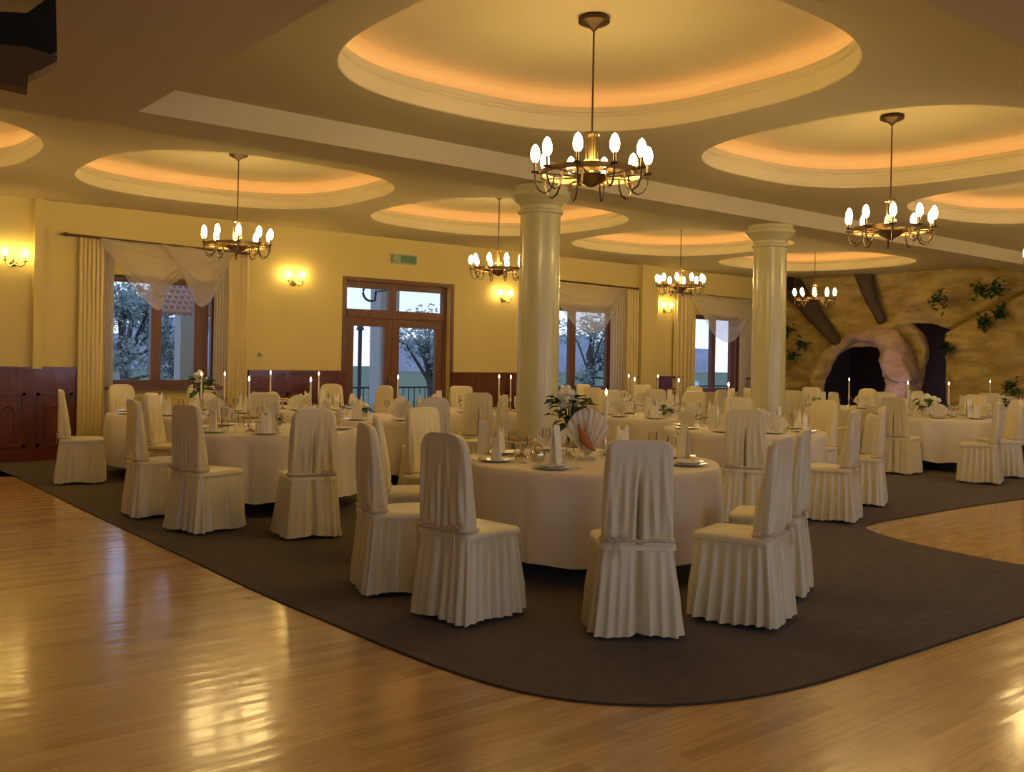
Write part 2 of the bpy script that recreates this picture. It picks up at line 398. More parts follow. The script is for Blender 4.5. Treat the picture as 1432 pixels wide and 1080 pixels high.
# door
x0,x1,z0,z1 = OPEN[1]; yd = N1+.12
b = MB(); fw = .09
xm = WL(548,500,yd).x; zt = WL(556,440,yd).z
b.box(x0,x0+fw,yd,yd+.1,0,z1); b.box(x1-fw,x1,yd,yd+.1,0,z1); b.box(x0+fw,x1-fw,yd,yd+.1,z1-.11,z1); b.box(x0+fw,x1-fw,yd-.03,yd+.1,zt-.08,zt+.06)
b.box(xm-.07,xm+.07,yd,yd+.1,zt,z1-.11)
# moulded casing round the opening
for (a,c) in ((x0-.06,x0),(x1,x1+.06)): b.box(a,c,N1-.025,N1,0,z1+.06)
b.box(x0,x1,N1-.025,N1,z1,z1+.06)
dr = struct(b, 'door_1', M_FRAME, smooth=False)
for (a,c,nm) in ((x0+fw,xm-.07,'transom_pane'),(xm+.07,x1-fw,'transom_pane')):
    p = MB(); p.box(a,c,yd+.04,yd+.046,zt+.06,z1-.11); p.build(nm, M_PANE, dr, smooth=False)
for (a,c) in ((x0+fw,xm-.003),(xm+.003,x1-fw)):
    l = MB(); s_ = .15
    l.box(a,a+s_,yd+.01,yd+.07,.02,zt-.08); l.box(c-s_,c,yd+.01,yd+.07,.02,zt-.08); l.box(a+s_,c-s_,yd+.01,yd+.07,zt-.08-s_,zt-.08); l.box(a+s_,c-s_,yd+.01,yd+.07,.02,.5)
    leaf = l.build('door_leaf', M_FRAME, dr, smooth=False)
    p = MB(); p.box(a+s_,c-s_,yd+.035,yd+.041,.5,zt-.08-s_); p.build('pane', M_PANE, leaf, smooth=False)
h = MB(); h.box(xm-.06,xm-.03,yd-.01,yd+.01,.95,1.2); h.tube([(xm-.045,yd-.01,1.08),(xm-.045,yd-.06,1.08),(xm-.16,yd-.06,1.08)],.01,8); o = h.build('door_handle', M_BRASS, dr)
x0,x1,z0,z1 = OPEN[2]
frame('window_2', x0, x1, z0, z1, [(WL(800,500,N1+.12).x,.16)], [(.9,.14)], .13)
x0,x1,z0,z1 = OPEN[3]
frame('window_3', x0, x1, z0, z1, [(WL(997,500,N1+.12).x,.15),(WL(1024,500,N1+.12).x,.14)], [])

# exit sign, wall clock-sized outlet
p0, p1 = WL(547,359), WL(580,371)
es = empty('emergency_sign', (p0.x, N1, p1.z))
b = MB(); b.box(0, p1.x-p0.x, -.07, 0, 0, .16); b.build('housing', M_SIGN, es, smooth=False)
b = MB(); b.box(.16, p1.x-p0.x-.03, -.075, -.07, .02, .14); b.build('face', mat('sign_face',(.10,.22,.12),.3), es, smooth=False)
tag(es, 'unlit grey green emergency sign above the glass doors', 'sign')
p0 = WL(363,496); b = MB(); b.lathe([(0,0),(.035,0),(.035,.03),(.015,.05),(0,.05)], 14, T=Matrix.Translation((p0.x,N1,p0.z)) @ Matrix.Rotation(pi/2,4,'X')); tag(b.build('wall_socket', M_SIGN), 'small round fitting on the wall above the wainscot', 'socket')

# ------------------------------------------------------------------ curtains
def fold_sheet(x0, x1, z0, z1, y, nf, amp, seed=0, flare=0, top=.6):
    rnd = random.Random(seed); ph = [rnd.uniform(0,6) for _ in range(4)]
    def fn(s, t):
        z = z1+(z0-z1)*t
        x = x0+(x1-x0)*s + flare*(s-.5)*t
        a = amp*(top+(1-top)*t)
        return Vector((x+.3*a*sin(2*pi*nf*s*2+ph[1]), y - a*(sin(2*pi*nf*s+ph[0]+.5*sin(3*s+ph[2]))*.5+.5) - .15*a*sin(5*t+ph[3]+7*s), z))
    return fn
def curtain(pa, pb, zt, zb, nf, label, seed, m=M_CURT, name='curtain', y=N1-.05, group=None, amp=.07):
    xa, xb = WL(pa,450,y).x, WL(pb,450,y).x
    b = MB(); b.grid(fold_sheet(xa, xb, zb, zt, y, nf, amp, seed), max(40, nf*12), 20)
    o = b.build(name, m, angle=180); md = o.modifiers.new('s','SOLIDIFY'); md.thickness = .004
    tag(o, label, 'curtain', group); return o
def rod(pa, pya, pb, pyb, label):
    y = N1-.1; a = WL(pa,pya,y); c = WL(pb,pyb,y); r = empty('curtain_rod', a)
    d = c-a
    b = MB(); b.tube([(0,0,0), tuple(d)], .018, 8); b.build('rod', M_ROD, r)
    for q in (0.02,.98):
        p = d*q; b = MB(); b.tube([p, p+Vector((0,.1,0))], .012, 6); b.ball(p, .03); b.build('bracket', M_ROD, r)
    tag(r, label, 'curtain rod'); return a, c
def swag(pts_top, pts_bot, y, nf, label, seed, name='swag', sag_y=.12):
    # sheet between a top line and a hanging lower line, gathered in cross folds
    rnd = random.Random(seed); p1, p2 = rnd.uniform(0,6), rnd.uniform(0,6)
    def lerp(P, s):
        k = s*(len(P)-1); i = min(int(k), len(P)-2); f = k-i; return P[i]*(1-f)+P[i+1]*f
    def fn(s, t):
        a = lerp(pts_top, s); c = lerp(pts_bot, s); p = a*(1-t)+c*t
        f = sin(2*pi*nf*t+p1+1.5*sin(pi*s)+.6*sin(9*s+p2))
        p = Vector(p); p.y = y-.03-sag_y*sin(pi*s)*t-.03*f*(.3+t); p.z += .012*f; return p
    b = MB(); b.grid(fn, 60, 36); o = b.build(name, M_SHEER, angle=180); tag(o, label, 'curtain'); return o
def arc(pts, y): 
    P = [WL(x,z,y) for x,z in pts]; return smoothpts(P, 3)
def resample(P, n=40):
    L = [0]
    for a, c in zip(P, P[1:]): L.append(L[-1]+(c-a).length)
    out = []
    for i in range(n):
        d = L[-1]*i/(n-1); j = 0
        while j < len(L)-2 and L[j+1] < d: j += 1
        f = (d-L[j])/max(1e-6, L[j+1]-L[j]); out.append(P[j]*(1-f)+P[j+1]*min(1,f) if f <= 1 else P[j+1])
    return out
a, c = rod(86,327,348,355,'dark curtain rod above the leftmost window')
zr = (a.z+c.z)/2; YS = N1-.13
curtain(110,146,a.z-.02,.03,6,'cream floor length curtain beside the dark wainscot, left of leftmost window',1)
curtain(318,347,c.z-.02,.03,5,'cream floor length curtain right of leftmost window',2)
curtain(144,158,a.z-.03,.05,5,'sheer white voile hanging at the left of leftmost window',3,M_SHEER,'sheer_curtain',N1-.04,None,.04)
curtain(298,322,c.z-.03,.05,6,'sheer white voile hanging at the right of leftmost window',4,M_SHEER,'sheer_curtain',N1-.04,None,.04)
swag(resample(arc([(140,333),(180,337),(235,343),(290,350),(322,354)],YS)), resample(arc([(140,342),(165,372),(185,405),(208,430),(222,438),(230,400),(262,384),(295,368),(322,356)],YS)), YS, 5, 'sheer white swag draped across the leftmost window', 5)
swag(resample(arc([(225,342),(290,350),(326,354)],YS-.12)), resample(arc([(232,346),(252,380),(262,412),(273,434),(290,424),(306,395),(326,357)],YS-.12)), YS-.12, 4, 'smaller sheer swag overlapping on the right half of the leftmost window', 6)
a, c = rod(779,392,893,404,'dark curtain rod between the near column and wall pilaster')
curtain(874,890,c.z-.02,.03,4,'cream curtain right of the window behind the near column',7)
curtain(853,876,c.z-.03,.05,6,'sheer voile right of the window behind the near column',8,M_SHEER,'sheer_curtain',N1-.04,None,.04)
swag(resample(arc([(779,396),(820,398),(874,404)],YS)), resample(arc([(779,425),(789,442),(803,462),(822,466),(840,462),(855,435),(874,406)],YS)), YS, 4, 'sheer swag over the window behind the near column', 9)
a, c = rod(938,408,1056,420,'dark curtain rod left of the far column')
curtain(942,968,a.z-.02,.03,5,'cream curtain left of the window beside the far column',10)
curtain(1034,1054,c.z-.03,.05,6,'sheer voile right of the window beside the far column',11,M_SHEER,'sheer_curtain',N1-.04,None,.04)
swag(resample(arc([(966,410),(1000,414),(1054,420)],YS)), resample(arc([(966,422),(980,442),(992,468),(1010,480),(1024,476),(1038,452),(1054,424)],YS)), YS, 4, 'sheer swag over the window beside the far column', 12)

# ------------------------------------------------------------------ columns
def column(loc, label):
    r = empty('column', loc)
    R = .232
    b = MB(); b.lathe([(.0,0),(.34,0),(.34,.12),(.31,.13),(.31,.19),(.27,.22)], 40); b.build('base', M_COLM, r)
    b = MB(); b.lathe([(R+.035,.2),(R+.01,.26),(R,.4),(R-.004,1.6),(R-.012,3.02)], 48); b.build('shaft', M_COLM, r)
    b = MB(); b.lathe([(R-.012,3.0),(R-.012,3.10),(R+.012,3.11),(R+.016,3.125),(R+.012,3.14),(R-.010,3.15),(R-.008,3.19),(R+.03,3.23),(R+.075,3.27),(R+.10,3.29),(R+.10,3.34),(R+.07,3.35),(R+.07,ZB+.005),(0,ZB+.005)], 48)
    b.build('capital', M_COLM, r)
    tag(r, label, 'column')
column((6.88,8.03,0), 'glossy round cream column with moulded capital, nearer and left')
column((11.02,8.03,0), 'glossy round cream column with moulded capital, farther, near the rock wall')

# ------------------------------------------------------------------ chandeliers
def make_chandelier():
    r = empty('chandelier', (0,0,0)); H = ZD-2.86   # ring level below the rose
    b = MB(); b.lathe([(0,0),(.105,0),(.115,-.012),(.115,-.04),(.09,-.055),(.035,-.075),(.014,-.10),(0,-.10)], 24); b.build('ceiling_rose', M_BRASSD, r)
    b = MB(); b.tube([(0,0,-.09),(0,0,-H+.30)], .007, 6); b.build('rod', M_BRASSD, r)
    b = MB()
    for i in range(4):
        a = i*pi/2+.4; b.tube([(.045*cos(a),.045*sin(a),-H+.30),(.045*cos(a),.045*sin(a),-H+.10)], .006, 5)
    for z in (.30,.10): b.lathe([(.0,-H+z+.012),(.055,-H+z+.01),(.055,-H+z-.01),(0,-H+z-.012)], 18)
    b.tube([(0,0,-H+.3),(0,0,-H-.02)], .014, 8)
    b.lathe([(0,-H-.09),(.02,-H-.085),(.10,-H-.045),(.13,-H-.005),(.12,-H),(.03,-H+.01),(0,-H+.02)], 24)
    b.build('hub', M_BRASS, r)
    for (rr, z, q) in ((.36,-H+.01,.02),(.22,-H+.005,.012)):
        b = MB(); b.lathe([(rr,z-q),(rr+.008,z-q),(rr+.008,z+q),(rr,z+q),(rr,z-q)], 40); b.build('ring', M_BRASS, r)
    for i in range(10):
        a = 2*pi*(i+.5)/10; ca, sa = cos(a), sin(a)
        def q(rad, z): return (rad*ca, rad*sa, -H+z)
        b = MB(); b.tube([q(.12,-.01),q(.22,0),q(.36,.01),q(.40,.01)], .007, 6)
        b.tube([q(.27,0),q(.275,-.06),q(.30,-.115),q(.34,-.135),q(.38,-.115),q(.405,-.06),q(.41,0)], .007, 6)
        b.lathe([(.0,.005),(.026,.01),(.03,.02),(.012,.02),(0,.02)], 12, (.41*ca,.41*sa,-H))
        arm = b.build('arm', M_BRASSD, r)
        b = MB(); b.lathe([(0,.018),(.010,.018),(.010,.088),(0,.088)], 10, (.41*ca,.41*sa,-H)); b.build('candle_sleeve', M_BRASSD, arm)
        b = MB(); b.lathe([(0,.085),(.018,.09),(.031,.115),(.034,.145),(.030,.175),(.018,.205),(0,.22)], 8, (.41*ca,.41*sa,-H)); b.build('bulb', M_BULB, arm)
    tag(r, 'x', 'chandelier'); return r
CH = make_chandelier()
CLAB = {(4.85,NCn):'lit ten bulb chandelier hanging over the front table, largest in view',(8.95,NCn):'lit candle bulb chandelier at upper right under its round recess',(13.05,NCn):'lit chandelier cut off by the right edge',(17.15,NCn):'lit chandelier beyond the right edge near the rock wall',
 (.75,NCf):'lit chandelier beyond the left edge',(4.85,NCf):'lit chandelier in front of the leftmost curtained window',(8.95,NCf):'lit chandelier just left of the near column',(13.05,NCf):'lit chandelier between the two columns',(17.15,NCf):'lit chandelier in front of the rock wall, farthest and smallest'}
for (u, nn) in allD:
    rz = YAW + (pi/2 if False else 0)
    place(CH, (u, nn, ZD), rz, CLAB[(u,nn)], 'chandeliers')

def make_sconce():
    r = empty('wall_sconce', (0,0,0))
    b = MB(); b.lathe([(0,0),(.05,0),(.045,.015),(.02,.03),(0,.03)], 16, T=Matrix.Rotation(pi/2,4,'X')); b.build('backplate', M_BRASS, r)
    for s in (-1,1):
        b = MB(); b.tube([(0,-.02,0),(s*.03,-.06,-.03),(s*.07,-.09,-.05),(s*.11,-.10,-.03),(s*.125,-.10,.02)], .008, 6)
        b.lathe([(0,.015),(.028,.02),(.03,.03),(0,.03)], 12, (s*.125,-.10,0)); arm = b.build('arm', M_BRASS, r)
        b = MB(); b.lathe([(0,.03),(.012,.03),(.012,.09),(0,.09)], 8, (s*.125,-.10,0)); b.build('candle_sleeve', M_SLEEVE, arm)
        b = MB(); b.lathe([(0,.09),(.014,.095),(.027,.12),(.027,.145),(.014,.175),(0,.19)], 8, (s*.125,-.10,0)); b.build('bulb', M_BULBW, arm)
    tag(r, 'x', 'wall lamp'); return r
SC = make_sconce()
for (px, py, lb) in ((19,368,'lit two bulb wall lamp at the left edge above the wainscot'),(410,396,'lit two bulb wall lamp between leftmost window and glass doors'),(703,420,'lit two bulb wall lamp between glass doors and near column'),(929,435,'lit two bulb wall lamp right of the wall pilaster')):
    p = WL(px,py); place(SC, (p.x, N1-(.0 if px!=929 else 0), p.z), 0, lb, 'wall lamps')

# ------------------------------------------------------------------ chair with slip cover
def rrect(s, w, d, r):
    """point on a rounded rectangle, s in 0..1 starting at the middle of the back (-y) going counter-clockwise"""
    hw, hd = w/2-r, d/2-r
    segs = [hw, pi*r/2, 2*hd, pi*r/2, 2*hw, pi*r/2, 2*hd, pi*r/2, hw]; L = sum(segs); q = s*L
    acc = 0
    for i, g in enumerate(segs):
        if q <= acc+g or i == 8:
            f = q-acc; break
        acc += g
    if i == 0: return (f, -hd-r, 0, -1)
    if i == 1: a = -pi/2+f/r; return (hw+r*cos(a), -hd+r*sin(a), cos(a), sin(a))
    if i == 2: return (hw+r, -hd+f, 1, 0)
    if i == 3: a = f/r; return (hw+r*cos(a), hd+r*sin(a), cos(a), sin(a))
    if i == 4: return (hw-f, hd+r, 0, 1)
    if i == 5: a = pi/2+f/r; return (-hw+r*cos(a), hd+r*sin(a), cos(a), sin(a))
    if i == 6: return (-hw-r, hd-f, -1, 0)
    if i == 7: a = pi+f/r; return (-hw+r*cos(a), -hd+r*sin(a), cos(a), sin(a))
    return (-hw+f, -hd-r, 0, -1)

def make_chair(name, seed, rounded=1.0, pleat=1.0):
    r = empty(name, (0,0,0)); rnd = random.Random(seed)
    ph = [rnd.uniform(0,6.28) for _ in range(8)]; SZ = .50; HT = 1.075
    nf = rnd.choice((11,13,12))
    # skirt: from seat down to the hem
    def sk(s, t):
        z = SZ-.005 - t*(SZ-.03)
        _y = rrect(s, .45, .45, .045)[1]; z += (1-t)**3*.045*min(1, max(0, (-.10-_y)/.06))
        w = .392+.105*t**.9; d = .452+.075*t**.9
        x, y, nx, ny = rrect(s, w, d, .045+.02*t)
        y += .0-.006*t
        fw_ = sin(2*pi*(nf+3)*s+ph[0]+1.3*sin(2*pi*s*2+ph[1])+.5*t); fold = (1-2*abs(fw_)**.7)*.9 + .45*sin(2*pi*(nf*2+5)*s+ph[2])
        amp = .023*t**.8
        dd = fold*amp
        # inverted box pleat in the middle of the back
        e = min(s, 1-s)*1.9
        if ny < -.9: dd = dd*.5 - pleat*.055*math.exp(-(e/.016)**2)*(min(1, t*1.6+.25)) + .012*t*math.exp(-((e-.045)/.03)**2)
        # corner gathers
        z += .008*sin(2*pi*5*s+ph[3])*t
        return Vector((x+nx*dd, y+ny*dd, z))
    b = MB(); b.grid(sk, 200, 16, cu=True)
    o = b.build('skirt', M_CLOTH, r, angle=180)
    # seat cushion
    b = MB()
    def seat(s, t):
        k = [(1.0,-.02),(1.0,-.004),(.985,.008),(.94,.016),(.8,.022),(.5,.026),(.2,.027),(.001,.027)][int(round(t*7))]
        x, y, nx, ny = rrect(s, .43, .474, .045)
        return Vector((x*k[0], y*k[0], SZ+k[1]+.003*sin(9*x+ph[4])*sin(8*y)))
    b.grid(seat, 64, 8, cu=True); b.build('seat', M_CLOTH, r, angle=60)
    # backrest: rounded slab, thin at the top, with loose cloth
    def bk(s, t):
        z = SZ+.02 + t*(HT-SZ-.02)
        q = t
        w = .395-.03*q; th = .125-.07*q
        # top rounding
        zt = HT-z; R = .10*rounded
        if zt < R: w -= 2*(R - sqrt(max(0, R*R-(R-zt)**2)))*(.9)
        rr = min(th/2-.004, .03)
        if zt < .02: th *= max(.35, sqrt(max(0, 1-((.02-zt)/.02)**2)))
        rr = min(rr, th/2-.002)
        x, y, nx, ny = rrect(s, max(w,.12), th, max(rr,.003))
        back = -.235 + .0 
        y = back + (y + th/2) - .015*q
        lo = (1-q)
        fold = (1-2*abs(sin(2*pi*6*s+ph[5]+1.6*q)))*.7 + .5*sin(2*pi*17*s+ph[6]-3*q)
        dd = fold*.013*lo*(1 if abs(ny) > .5 else .5)*min(1, zt/.15)*min(1, max(0, (z-.53)/.10))
        if ny < -.9 and q < .72 and z > .46:
            e = min(s,1-s)*1.1; dd -= pleat*.052*math.exp(-(e/.009)**2)*min(1,(.72-q)*3)
            dd += pleat*.010*math.exp(-((e-.035)/.02)**2)*min(1,(.72-q)*3)
        # pinch at the tie
        dd -= .006*math.exp(-((z-.535)/.03)**2)
        return Vector((x+nx*dd, y+ny*dd, z))
    b = MB(); b.grid(bk, 160, 34, cu=True)
    n = 160; top = [33*n+i for i in range(n)]; b.f.append(tuple(top)); b.m.append(0)
    b.build('backrest', M_CLOTH, r, angle=60)
    # tie band and knot
    b = MB()
    loop = []
    for i in range(40):
        x, y, nx, ny = rrect(i/40, .393, .118, .03); loop.append((x+nx*.002, -.235+y+.059+ny*.002, .532+.004*sin(i*.7+ph[7])))
    b.tube(loop, .0095, 6, closed=True)
    kx = .12*(1 if seed % 2 else -1)
    for sx in (-1,1):
        b.tube([(kx,-.245,.545),(kx+sx*.03,-.258,.56),(kx+sx*.055,-.252,.548),(kx+sx*.03,-.25,.532),(kx,-.246,.543)], .006, 5)
        b.tube([(kx,-.247,.545),(kx+sx*.012,-.256,.50),(kx+sx*.02,-.262,.44)], .004, 5)
    b.ball((kx,-.249,.545), .012, n=8, k=5); b.build('sash', M_SASH, [c_ for c_ in r.children if c_.name.startswith('backrest')][0])
    for (x, y) in ((-.16,-.18),(.16,-.18),(-.16,.18),(.16,.18)):
        b = MB(); b.box(x-.017,x+.017,y-.017,y+.017,0,.47); b.build('leg', M_DARK, r, smooth=False)
    tag(r, 'x', 'chair'); return r
CHAIRS = [make_chair('banquet_chair', 1, 1.1, .8), make_chair('banquet_chair', 4, .6, 1.1), make_chair('banquet_chair', 7, .8, .6)]
chair_pos = []
GZ = .0095
def chair(pos, head_world, label, group, v=None, sc=1):
    v = random.randrange(3) if v is None else v
    chair_pos.append((pos.x, pos.y))
    return place(CHAIRS[v], (pos.x, pos.y, GZ), head_world, label, group, sc)

SEATW = ['front','front right','right','back right','back','back left','left','front left']
def seatword(c, p):
    d = p-c; X = d.dot(Rw); Y = -d.dot(Fw)     # Y>0 = towards camera
    a = atan2(X, Y) % (2*pi); return SEATW[int(round(a/(pi/4))) % 8]
USEDLAB = set()
EXTRA = ['', ', nearer one', ', farther one', ', outer one', ', inner one']
def uniq(l):
    for e in EXTRA:
        if l+e not in USEDLAB: USEDLAB.add(l+e); return l+e
    return l

TABLES = {
 'front': (PD(828,7.25), .95, 'the large front table'),
 'left': (PD(378,9.75), .9, 'the left front table'),
 'window': (PD(262,12.3), .95, 'the table by the leftmost window'),
 'panel': (PD(425,13.9), .9, 'the table left of the glass doors'),
 'door': (PD(655,14.0), .9, 'the table right of the glass doors'),
 'column': (PD(1040,11.0), .9, 'the table before the far column'),
 'right': (PD(1306,14.75), .95, 'the far right table'),
 'cave': (PD(1165,17.6), .9, 'the table before the rock arch'),
 'pilaster': (PD(905,17.3), .9, 'the table by the wall pilaster'),
 'middle': (PD(922,13.4), .9, 'the table between both columns'),
 'centre': (PD(532,12.05), .9, 'the table behind the left one'),
 'east': (PD(1400,18.2), .9, 'the table by the rock wall at right edge'),
}
# custom chairs: table, pixel of the back foot, heading, variant
CUST = [
 ('front',612,872,42,0),('front',891,898,-2,1),('front',1094,876,-58,2),('front',1126,832,-66,1),('front',503,828,68,0),('front',520,782,84,2),
 ('front',585,745,132,1),
 ('left',254,747,36,1),('left',437,756,-24,0),('left',180,724,56,2),('left',206,688,92,0),
 ('window',80,677,64,1),
 ('column',1040,735,14,1),('column',1197,731,-60,1),('column',1236,708,-66,0),
 ('right',1398,678,-58,1),('right',1422,668,-84,0),
]
for (t, px, py, h, v) in CUST:
    c, R, nm = TABLES[t]; p = AT(px, py); rz = rotz_head(h); d = Vector((-sin(rz), cos(rz), 0))
    ctr = p + d*.245; ctr.z = 0
    chair(ctr, rz, uniq('white slipcovered chair at '+seatword(c, ctr)+' of '+nm), 'slipcovered banquet chairs', v)
COLS = [Vector((6.88,8.03,0)), Vector((11.02,8.03,0))]
AUTO = {'window':[150,190,230,25],'panel':[0,45,90,135,180,225,270,315],'door':[10,55,100,145,190,235,280,325],'left':[200,160,240],'column':[170,215,130,90],
 'right':[180,225,135,20,320],'cave':[0,45,90,135,180,225,270,315],'pilaster':[0,45,90,135,180,225,270,315],'middle':[0,50,100,150,200,250,300],'centre':[30,80,130,180,230,280,330],'east':[30,75,120,240,330]}
for t, angs in AUTO.items():
    c, R, nm = TABLES[t]
    for a in angs:
        a = radians(a+random.uniform(-4,4)); d = Rw*sin(a) - Fw*cos(a)   # 0 = towards camera
        p = c + d*(R+.36+random.uniform(0,.12))
        if p.y > N1-.5 or p.x > 19.2: continue
        if any(sqrt((p.x-x)**2+(p.y-y)**2) < .68 for x, y in chair_pos): continue
        if any((p-q).length < .62 for q in COLS): continue
        if any((p-TABLES[o][0]).length < TABLES[o][1]+.44 for o in TABLES if o != t): continue
        chair(p, rotz_dir(-d)+random.uniform(-.1,.1), uniq('white slipcovered chair at '+seatword(c, p)+' of '+nm), 'slipcovered banquet chairs')

# ------------------------------------------------------------------ tables
ZT = .76
def make_table(R, seed):
    r = empty('round_table', (0,0,0))
    b = MB(); b.lathe([(0,ZT-.035),(R-.02,ZT-.035),(R-.02,ZT-.006),(0,ZT-.006)], 48); b.build('tabletop', M_DARK, r, smooth=False)
    for i in range(4):
        a = i*pi/2+.6; b = MB(); b.tube([(.5*cos(a),.5*sin(a),0),(.42*cos(a),.42*sin(a),ZT-.03)], .02, 8); b.build('leg', M_DARK, r)
    tag(r, 'x', 'table')
    ph = [random.Random(seed).uniform(0,6.28) for _ in range(6)]
    def fn(s, t):
        a = 2*pi*s
        if t <= .3: q = t/.3; return Vector((R*q*.985*cos(a)+1e-5*cos(a), R*q*.985*sin(a)+1e-5*sin(a), ZT))
        q = (t-.3)/.7
        if q < .08: k = q/.08; rr = R*.985+.015*R*sin(k*pi/2); z = ZT-.015*(1-cos(k*pi/2)); return Vector((rr*cos(a), rr*sin(a), z))
        k = (q-.08)/.92
        fold = (sin(9*a+ph[0]+1.2*sin(2*a+ph[1]))*.6+.4*sin(16*a+ph[2]+sin(3*a)))
        sharp = -.03*sum(math.exp(-(((a-ph[3]-m*pi/4+pi) % (2*pi)-pi)/.030)**2) for m in range(8))
        rr = R + .012 + k*.03 + k**.8*(.055*fold+1.3*sharp)
        return Vector((rr*cos(a), rr*sin(a), ZT-.015-k*(ZT-.165)+.02*fold*k))
    b = MB(); b.grid(fn, 384, 24, cu=True); cl = b.build('tablecloth', M_CLOTH2, None, angle=70)
    tag(cl, 'x', 'tablecloth'); return r, cl
TP = {.95: make_table(.95, 3), .9: make_table(.9, 5)}
for i, (t, (c, R, nm)) in enumerate(TABLES.items()):
    r, cl = TP[R]
    place(r, (c.x, c.y, GZ), i*1.3, 'dark round table under the cloth, '+nm, 'round tables')
    place(cl, (c.x, c.y, GZ), i*1.3+2.0, 'long white cloth over '+nm, 'white tablecloths')
TZ = ZT+GZ

# ------------------------------------------------------------------ tableware
b = MB(); b.lathe([(0,.0),(.07,.0),(.085,.006),(.135,.018),(.137,.021),(.085,.010),(0,.008)], 36); PLATE = tag(b.build('plate', M_PORC), 'x', 'plate')
b = MB(); b.lathe([(0,.0),(.06,.0),(.075,.006),(.105,.022),(.107,.026),(.1,.026),(.07,.012),(0,.010)], 32); SOUP = tag(b.build('soup_plate', M_PORC), 'x', 'plate')
def napkin():
    def fn(s, t):
        a = 2*pi*s; top = .17+.055*abs(cos(a))**2
        w = .062*(1-.25*t)*(1+.12*sin(5*a)*(1-t)); d = .035*(1-.55*t)*(1+.12*sin(7*a)*(1-t))
        if t > .96: w *= .75; d *= .5
        return Vector((w*cos(a), d*sin(a), t*top))
    b = MB(); b.grid(fn, 40, 12, cu=True); o = b.build('napkin', M_NAP, angle=80)
    return tag(o, 'x', 'napkin')
NAP = napkin()
b = MB()
def fan(s, t):
    a = pi*(.12+.76*s); rad = .03+.15*t; z = rad*sin(a)*1.15; x = rad*cos(a)
    return Vector((x, .014*(1 if int(round(s*22)) % 2 else -1)*(.3+t), z))
b.grid(fan, 23, 6); FAN = b.build('fan_napkin', M_NAP, smooth=False); md = FAN.modifiers.new('s','SOLIDIFY'); md.thickness = .004; tag(FAN, 'x', 'napkin')
b = MB(); b.lathe([(0,0),(.032,0),(.034,.003),(.006,.008),(.0045,.03),(.0045,.085),(.012,.095),(.032,.125),(.036,.15),(.030,.195),(.028,.195),(.033,.15),(.028,.125),(.0,.102)], 18)
GLS = tag(b.build('wine_glass', M_CRYS), 'x', 'glass')
b = MB(); b.lathe([(0,0),(.028,0),(.033,.11),(.031,.11),(.026,.006),(0,.006)], 18); TUM = tag(b.build('tumbler', M_CRYS), 'x', 'glass')
def candle():
    r = empty('candlestick', (0,0,0))
    b = MB(); b.lathe([(0,0),(.055,0),(.055,.008),(.02,.018),(.009,.03),(.013,.06),(.007,.075),(.008,.15),(.02,.16),(.02,.185),(.0,.185)], 18); b.build('holder', M_SILV, r)
    b = MB(); b.lathe([(0,.18),(.0115,.18),(.0105,.47),(0,.475)], 10); wx = b.build('candle', M_WAX, r)
    b = MB(); b.lathe([(0,.478),(.008,.487),(.0095,.497),(.006,.515),(0,.53)], 8); b.build('flame', M_FLAME, wx)
    return tag(r, 'x', 'candle')
CND = candle()
def card():
    r = empty('menu_card', (0,0,0))
    for s in (-1,1):
        b = MB(); T = Matrix.Translation((0,0,0)) @ Matrix.Rotation(s*.12,4,'X')
        b.box(-.04,.04,-.0015,.0015,0,.27, Matrix.Translation((0,s*.033,0)) @ Matrix.Rotation(s*.12,4,'X')); b.build('leaf', M_CARD, r, smooth=False)
    return tag(r, 'x', 'card')
CARD = card()
def flowers(big=False):
    rnd = random.Random(5 if big else 9); r = empty('flower_arrangement', (0,0,0))
    if big:
        b = MB(); b.lathe([(0,0),(.04,0),(.045,.01),(.012,.03),(.010,.20),(.02,.24),(.028,.27),(.024,.27),(.0,.23)], 18); b.build('vase', M_CRYS, r)
        base = .25; rad = .12; hh = .18
    else:
        b = MB(); b.lathe([(0,0),(.06,0),(.08,.04),(.07,.08),(.06,.08),(.0,.05)], 20); b.build('bowl', M_PORC, r)
        base = .07; rad = .13; hh = .10
    st = MB(); lf = MB()
    for i in range(44 if big else 26):
        a = rnd.uniform(0,6.28); q = rnd.uniform(.3,1)*rad; p = Vector((q*cos(a)*.8, q*sin(a)*.8, base+rnd.uniform(-.1,.9)*hh))
        st.tube([(0,0,base-.15 if big else base-.03),(p.x*.4,p.y*.4,(base+p.z)/2),p], .0025, 5)
        L = rnd.uniform(.09,.15) if big else rnd.uniform(.06,.10); d = Vector((cos(a),sin(a),rnd.uniform(-.5,.4))).normalized(); s_ = d.cross(Vector((0,0,1))).normalized()*L*.36
        m_ = p+d*L*.5+Vector((0,0,.01)); e = p+d*L-Vector((0,0,.02))
        lf.add([p, m_+s_, e, m_-s_, m_-Vector((0,0,.012))], [(0,1,4),(1,2,4),(2,3,4),(3,0,4)])
    st.build('stem', M_LEAF, r); lf.build('foliage', M_LEAF, r)
    fl = MB()
    for i in range(9 if big else 16):
        a = rnd.uniform(0,6.28); q = rnd.uniform(0,.75)*rad; z = base+hh*rnd.uniform(.55,1.35 if big else 1.1); c = Vector((q*cos(a),q*sin(a),z)); R = rnd.uniform(.022,.036)
        for k_ in range(3):
            fl.ball(c+Vector((rnd.uniform(-.3,.3),rnd.uniform(-.3,.3),rnd.uniform(-.3,.3)))*R, R*.8, n=8, k=5)
        for k_ in range(6):
            t = k_*pi/3+a; fl.ball(c+Vector((cos(t)*R*.8, sin(t)*R*.8, -.2*R)), R*.55, R*.55, R*.35, n=7, k=5)
    fl.build('blossom', M_PETAL, r)
    return tag(r, 'x', 'flowers')
